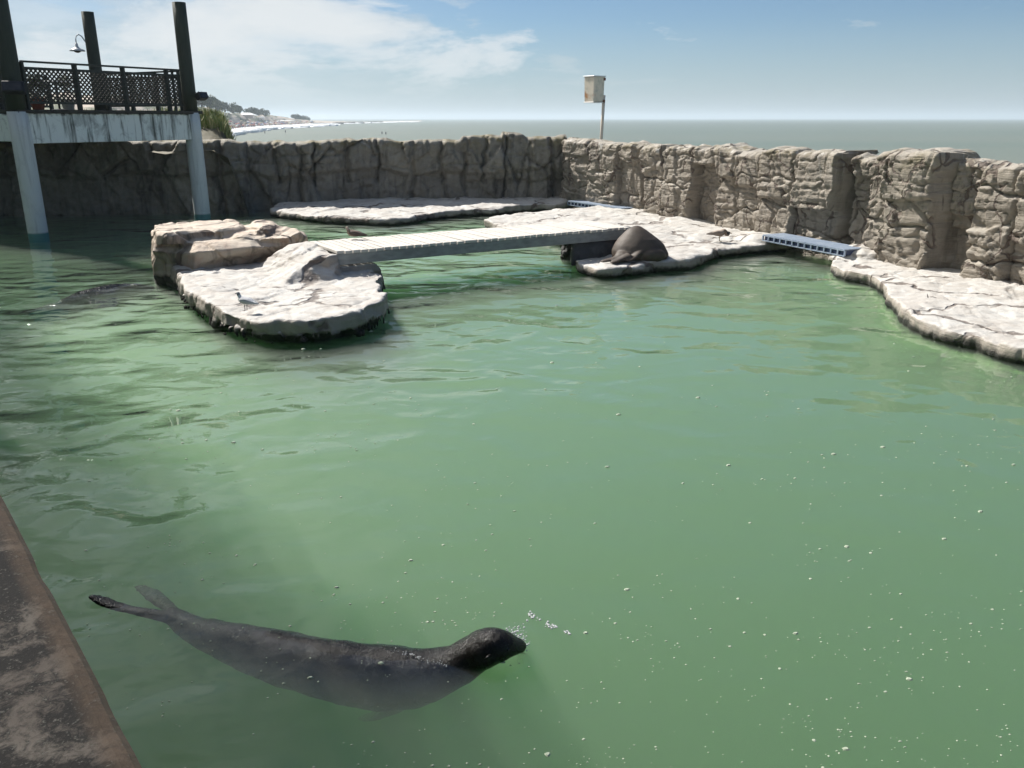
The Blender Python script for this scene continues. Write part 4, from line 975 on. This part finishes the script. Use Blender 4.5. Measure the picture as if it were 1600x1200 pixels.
# =================================================================== SEA LIONS
def fur(name, c1, c2, rough, bs=60, bd=.004, spec=.5, **kw):
    t = NT(name); P = t.pos(); f = t.noise(P, 4, 6, .6, .5); g = t.noise(P, bs, 6, .7, .3)
    return t.out(t.bsdf(t.mix(t.ramp(f, [(.3, 0.), (.7, 1.)]), c1, c2), rough, t.bump(g, bd), **kw))
t = NT('wet_dark_fur'); P = t.pos(); f = t.noise(P, 4, 6, .6, .5); g = t.noise(P, 46, 6, .75, .4); g2 = t.noise(P, 14, 5, .6, .6)
wetfur = t.out(t.bsdf(t.mix(t.ramp(f, [(.3, 0.), (.7, 1.)]), (.004, .004, .0038, 1), (.013, .011, .009, 1)), t.ramp(g2, [(.38, .42), (.52, .16)]), t.bump(t.math('ADD', g, t.math('MULTIPLY', g2, .5)), .007), Specular_IOR_Level=.22))
dryfur = fur('dry_brown_fur', (.050, .036, .026, 1), (.088, .064, .046, 1), .62, 80, .003)
def cat_spline(pts, rads, m=8):
    out = []; orr = []; n = len(pts)
    for i in range(n-1):
        p = [np.array(pts[max(0, min(n-1, j))], float) for j in (i-1, i, i+1, i+2)]; r = [np.array(rads[max(0, min(n-1, j))], float) for j in (i-1, i, i+1, i+2)]
        for k in range(m):
            t_ = k/m
            f = lambda q: .5*((2*q[1])+(-q[0]+q[2])*t_+(2*q[0]-5*q[1]+4*q[2]-q[3])*t_**2+(-q[0]+3*q[1]-3*q[2]+q[3])*t_**3)
            out.append(f(p)); orr.append(np.maximum(f(r), .004))
    out.append(np.array(pts[-1], float)); orr.append(np.array(rads[-1], float)); return out, [tuple(r) for r in orr]
def swim_lion(pts, rads, flips, voxel, label, name_mat, eyes=None, group=None):
    mb = MB(); p, r = cat_spline(pts, rads); mb.tube([Vector(x) for x in p], r, 20)
    for fp, fr in flips:
        p2, r2 = cat_spline(fp, fr, 5); mb.tube([Vector(x) for x in p2], r2, 12)
    me = remesh(mb.mesh(), voxel, 6, .5)
    b = Vector(pts[len(pts)//2])
    root = empty('sea_lion', (b.x, b.y, b.z-.2), label, 'sea lion', group)
    v = verts(me); v += norms(me)*((fbm(v[:, 0]*9, v[:, 1]*9, v[:, 2]*9, 3, 90)*.005+noise3(v[:, 0]*4, v[:, 1]*4, v[:, 2]*4, 91)*.009)*(1 if voxel < .02 else 1))[:, None]; setv(me, v)
    link('body', me, name_mat, root); return root
def Z(px, py, z): return W(px, py, z)
# foreground animal (photo: flippers left, head right)
pts = [Z(262, 962, -.10), Z(300, 985, -.15), Z(360, 1008, -.17), Z(440, 1032, -.18), Z(520, 1052, -.19), Z(600, 1064, -.20), Z(660, 1062, -.17), Z(708, 1046, -.10), Z(738, 1026, -.02), Z(765, 1014, .05), Z(786, 1011, .055), Z(803, 1012, .03), Z(816, 1014, .0)]
rads = [(.055, .05), (.085, .082), (.12, .122), (.155, .160), (.175, .182), (.183, .188), (.165, .162), (.135, .124), (.125, .118), (.122, .115), (.098, .088), (.064, .055), (.042, .035)]
flips = [([Z(275, 968, -.09), Z(230, 958, -.05), Z(185, 948, -.01), Z(158, 938, .015), Z(139, 930, .05)], [(.05, .045), (.042, .028), (.046, .018), (.05, .012), (.022, .006)]),
         ([Z(280, 965, -.10), Z(258, 945, -.12), Z(232, 925, -.15), Z(214, 915, -.18)], [(.05, .04), (.05, .022), (.055, .014), (.03, .008)]),
         ([Z(640, 1085, -.25), Z(620, 1105, -.48), Z(590, 1115, -.68), Z(565, 1120, -.85)], [(.10, .07), (.13, .04), (.12, .025), (.05, .012)]),
         ([Z(660, 1045, -.2), Z(690, 1030, -.5), Z(690, 1020, -.8)], [(.10, .06), (.12, .03), (.05, .012)])]
sl = swim_lion([(a, b, c+.016) for a, b, c in pts], rads, flips, .014, 'dark wet sea lion swimming at the surface in the foreground', wetfur)
hd = Vector(Z(786, 1011, .055)); gd = simple('eye_gloss', (.01, .01, .01, 1), .05)
fwd = (Vector(Z(816, 1014, 0))-Vector(Z(765, 1014, .05))).normalized(); sd_ = fwd.cross(Vector((0, 0, 1))).normalized()
for sg in (1, -1):
    mb = MB(); mb.ell(hd+sd_*sg*.080+Vector((0, 0, .035)), (.014, .014, .014), n=10); mb.build('eye', gd, sl, smooth=True)
    e0 = Vector(Z(757, 1014, .06))+sd_*sg*.112+Vector((0, 0, .03)); mb = MB(); mb.tube([e0, e0-fwd*.02+sd_*sg*.012, e0-fwd*.045+sd_*sg*.016-Vector((0, 0, .012))], [.010, .009, .003], 8); mb.build('ear', wetfur, sl, smooth=True)
mb = MB(); nose = Vector(Z(815, 1013, .008))
for sg in (1, -1):
    for k in range(7):
        a = nose-fwd*.02+sd_*sg*.03; mb.tube([a, a+sd_*sg*.05+fwd*.01*(k-3)+Vector((0, 0, .01)), a+sd_*sg*.10+fwd*.02*(k-3)-Vector((0, 0, .01+.004*k))], [.0011, .0009, .0005], 4)
mb.build('whiskers', simple('whisker', (.5, .45, .35, 1), .4), sl)
# second swimmer near the terrace column
pts2 = [Z(60, 482, -.16), Z(95, 478, -.14), Z(130, 470, -.17), Z(165, 463, -.17), Z(198, 457, -.18), Z(222, 453, -.14), Z(242, 450, -.12)]
rads2 = [(.05, .04), (.12, .1), (.19, .17), (.23, .205), (.20, .18), (.12, .11), (.06, .05)]
flips2 = [([Z(70, 481, -.14), Z(45, 486, -.12), Z(15, 492, -.12)], [(.05, .04), (.06, .02), (.03, .01)]), ([Z(190, 466, -.2), Z(175, 476, -.3), Z(160, 486, -.45)], [(.08, .06), (.1, .03), (.04, .01)])]
swim_lion(pts2, rads2, flips2, .025, 'submerged sea lion gliding past the left terrace column, only a dark streak of back', wetfur)
# resting animal on the middle ledge
c0 = Vector(W(998, 409, .22)); mb = MB()
def E(dx, dy, dz, r, rot=0, tilt=0):
    m3 = Matrix.Rotation(rot, 3, 'Z') @ Matrix.Rotation(tilt, 3, 'Y'); mb.ell(c0+Vector((dx, dy, dz)), r, m3, 20)
loops = []
for z_, rx, ry, ox, oy in ((-.04, .50, .34, .08, .36), (.06, .56, .40, .07, .36), (.18, .55, .41, .06, .37), (.30, .49, .38, .05, .39), (.42, .39, .32, .03, .41), (.52, .28, .25, .01, .43), (.60, .18, .17, .0, .44), (.655, .09, .09, 0, .45), (.675, .03, .03, 0, .45)):
    loops.append([tuple(c0+Vector((ox+rx*math.cos(a)*(1+.05*math.cos(2*a)), oy+ry*math.sin(a), z_))) for a in [2*math.pi*k/28 for k in range(28)]])
mb.loft(loops)
E(-.28, .12, .10, (.22, .17, .11), .4); E(.50, .30, .10, (.16, .2, .12)); E(.12, .72, .16, (.42, .3, .2)); E(.30, .06, .12, (.28, .13, .14), .2)
p2, r2 = cat_spline([c0+Vector((-.32, .05, .12)), c0+Vector((-.50, -.02, .07)), c0+Vector((-.66, -.10, .045)), c0+Vector((-.78, -.17, .03))], [(.11, .08), (.09, .045), (.085, .025), (.05, .012)], 5); mb.tube([Vector(x) for x in p2], r2, 12)
p2, r2 = cat_spline([c0+Vector((-.20, -.02, .12)), c0+Vector((-.38, -.12, .07)), c0+Vector((-.52, -.22, .04)), c0+Vector((-.60, -.28, .03))], [(.12, .08), (.09, .045), (.08, .025), (.04, .012)], 5); mb.tube([Vector(x) for x in p2], r2, 12)
p2, r2 = cat_spline([c0+Vector((.1, .12, .26)), c0+Vector((-.02, .0, .17)), c0+Vector((-.16, -.1, .08)), c0+Vector((-.28, -.16, .04))], [(.12, .10), (.10, .06), (.09, .035), (.05, .015)], 5); mb.tube([Vector(x) for x in p2], r2, 12)
me = remesh(mb.mesh(), .018, 10, .5); v = verts(me); v += norms(me)*(noise3(v[:, 0]*5, v[:, 1]*5, v[:, 2]*5, 93)*.010+fbm(v[:, 0]*20, v[:, 1]*20, v[:, 2]*20, 2, 94)*.001)[:, None]; v[:, 2] = np.maximum(v[:, 2], .16); setv(me, v)
root = empty('sea_lion', tuple(c0), 'dry brown sea lion curled up asleep on the middle ledge beside the footbridge', 'sea lion'); link('body', me, dryfur, root)

# =================================================================== BIRDS
def bird(base, heading, cols, label, s=1., pose='stand', name='seagull'):
    """base: feet point; heading: angle of the beak direction in the xy plane"""
    root = empty(name, base, label, 'gull', None, heading); b = Vector(base)
    R = Matrix.Rotation(heading, 3, 'Z'); T = lambda x, y, z: b+R @ (Vector((x, y, z))*s)
    leg = .085 if pose != 'sit' else .03; tilt = {'stand': .0, 'peck': -.05, 'sit': 0}[pose]
    hz = {'stand': .275, 'peck': .17, 'sit': .21}[pose]; hx = {'stand': .13, 'peck': .17, 'sit': .115}[pose]
    mb = MB(); pts = [T(-.235, 0, leg+.045), T(-.17, 0, leg+.065), T(-.08, 0, leg+.075), T(.02, 0, leg+.082), T(.085, 0, leg+.11), T(hx-.015, 0, hz-.04), T(hx+.005, 0, hz), T(hx+.035, 0, hz)]
    rd = [(.022, .006), (.035, .02), (.062, .055), (.07, .066), (.052, .055), (.03, .032), (.032, .032), (.012, .012)]
    p, r = cat_spline([tuple(x) for x in pts], rd, 4); mb.tube([Vector(x) for x in p], [(a*s, c*s) for a, c in r], 12)
    me = remesh(mb.mesh(), .008*s, 2)
    me.materials.clear()
    for m_ in cols['body']: me.materials.append(m_)
    v = verts(me); loc = (v-np.array(b)) @ np.array(R); loc /= s
    idx = []
    for pl_ in me.polygons:
        c = loc[list(pl_.vertices)].mean(0)
        k = 0
        if c[0] > hx-.035 and c[2] > hz-.03: k = 1
        elif c[2] > leg+.085 and c[0] < .07: k = 2
        idx.append(min(k, len(cols['body'])-1))
    me.polygons.foreach_set('material_index', idx); link('body', me, None, root)
    for sg in (1, -1):
        mb = MB(); p, r = cat_spline([tuple(T(.06, sg*.055, leg+.09)), tuple(T(-.04, sg*.064, leg+.085)), tuple(T(-.15, sg*.045, leg+.07)), tuple(T(-.27, sg*.012, leg+.055))], [(.016, .03), (.014, .045), (.01, .03), (.004, .008)], 4)
        mb.tube([Vector(x) for x in p], [(a*s, c*s) for a, c in r], 10); mb.build('wing', cols['wing'], root, smooth=True)
        if pose != 'sit':
            mb = MB(); mb.tube([T(-.005, sg*.025, leg+.03), T(.0, sg*.025, leg*.5), T(.0, sg*.025, .004)], [.007*s, .005*s, .005*s], 6)
            for a in (-.5, 0, .5): mb.tube([T(0, sg*.025, .006), T(.045*math.cos(a), sg*.025+.045*math.sin(a), .003)], [.005*s, .003*s], 5)
            mb.build('leg', cols['leg'], root)
    mb = MB(); mb.tube([T(hx+.03, 0, hz-.002), T(hx+.055, 0, hz-.006), T(hx+.075, 0, hz-.016)], [(.009*s, .010*s), (.007*s, .008*s), (.002*s, .003*s)], 8); mb.build('beak', cols['beak'], root, smooth=True)
    return root
F_ = lambda n_, c_: simple(n_, c_, .75)
gw, gg, gk, gbr, gbl = F_('gull_white', (.85, .85, .83, 1)), F_('gull_grey', (.48, .49, .51, 1)), F_('gull_dark', (.03, .03, .03, 1)), F_('gull_brown', (.17, .12, .09, 1)), F_('gull_pale_brown', (.36, .29, .23, 1))
p = W(384.5, 485, .37); bird((p[0], p[1], .365), math.radians(155), dict(body=[gw, F_('gull_hood', (.28, .28, .28, 1)), gg], wing=gg, leg=gk, beak=gk), 'white and grey gull standing on the front of the rock island', .88)
dk = A_+dr*.75+pr*1.38
p = Vector(W(553, 373, .79)); bird((p.x, p.y-.02, .785), math.radians(170), dict(body=[F_('mottled', (.22, .17, .12, 1)), gbl, gbr], wing=F_('dark_wing', (.07, .05, .04, 1)), leg=gk, beak=gk), 'mottled brown young gull resting on the far edge of the footbridge', 1.0, 'sit')
p = W(1124, 376.5, .26); bird((p[0], p[1], .255), math.radians(-8), dict(body=[gbr, gk, gbl], wing=F_('pale_wing', (.22, .18, .15, 1)), leg=F_('yellow_leg', (.25, .2, .1, 1)), beak=F_('ochre_beak', (.3, .2, .1, 1))), 'brown gull walking on the pale middle ledge near the blue walkway', 1.15, 'peck')
# feather scrap on the right ledge
p = W(1453, 466, .25); mb = MB(); mb.tube([(p[0], p[1], .27), (p[0]+.04, p[1], .275), (p[0]+.09, p[1]-.03, .262)], [(.02, .004), (.03, .006), (.004, .002)], 8); mb.tube([(p[0]-.03, p[1], .26), (p[0]-.045, p[1]+.02, .32)], [(.012, .004), (.003, .002)], 6)
tag(mb.build('feather', F_('feather_grey', (.2, .18, .16, 1)), base=(p[0], p[1], .26)), 'small grey feather lying on the right stone ledge', 'feather')

# =================================================================== FLOATING FOAM FLECKS, BUBBLES
fm = simple('foam_fleck', (.36, .41, .31, 1), .7); mb = MB(); rs = np.random.RandomState(21)
def fleck(x, y, r):
    n = 7; a0 = rs.uniform(0, 6.28); e = rs.uniform(.45, 1)
    ring = [(x+r*math.cos(a0+2*math.pi*k/n)*rs.uniform(.7, 1.2), y+e*r*math.sin(a0+2*math.pi*k/n)*rs.uniform(.7, 1.2), .002) for k in range(n)]
    mb.loft([ring, [((px-x)*.6+x, (py-y)*.6+y, .002+r*.35) for px, py, _ in ring]])
cnt = 0
islp = [p_[:2] for p_ in isl]
while cnt < 1300:
    px, py = rs.uniform(100, 1640), 470+rs.rand()**.8*760
    if rs.rand() > .16+1.5*max(0, float(noise3(px*.007, py*.016)+.5*noise3(px*.03, py*.05))): continue
    p = W(px, py, 0)
    if bool(poly_in(np.array(p[0]), np.array(p[1]), islp)): continue
    if p[0]*nn_.x+p[1]*nn_.y < .3: continue
    fleck(p[0], p[1], rs.choice([.005, .008, .012, .020], p=[.56, .32, .10, .02])*min(1.6, .5+p[1]/9)); cnt += 1
tag(mb.build('floating_foam', fm), kind='stuff', label='scattered pale foam flecks floating on the green water', cat='foam')
mb = MB()
for k in range(90):
    q = rs.rand(); px = 825+65*q+rs.normal()*2.5; py = 958+32*q**.8+rs.normal()*2
    if math.sin(q*14) < -.4: continue
    p = W(px, py, 0); mb.ell((p[0], p[1], .004), (.006*rs.uniform(.5, 1.5),)*3, n=6)
for k in range(170):
    p = W(806+rs.normal()*9, 1005+rs.normal()*7, 0); mb.ell((p[0], p[1], abs(rs.normal())*.04), (.0055*rs.uniform(.4, 1.5),)*3, n=6)
for k in range(60):
    q = rs.rand(); p = W(610+90*q, 1018+26*q+rs.normal()*2, 0); mb.ell((p[0], p[1], .02), (.003*rs.uniform(.5, 1.5),)*3, n=6)
tag(mb.build('water_splash', simple('droplets', (.8, .82, .82, 1), .05, Transmission_Weight=.3)), kind='stuff', label='sparkling bubbles and splash around the sea lion snout', cat='splash')

# =================================================================== HAZE
t = NT('haze_air'); pv = t.n('ShaderNodeVolumePrincipled', {'Density': .0003, 'Anisotropy': .2}); t.set(pv, 'Color', (.72, .82, .92, 1))
hz = t.out(None, pv)
mb = MB(); mb.box((0, 7200, 18), (30000, 14800*1.0+400, 44.6)); tag(mb.build('haze', hz), kind='stuff', label='thin sea haze', cat='haze')
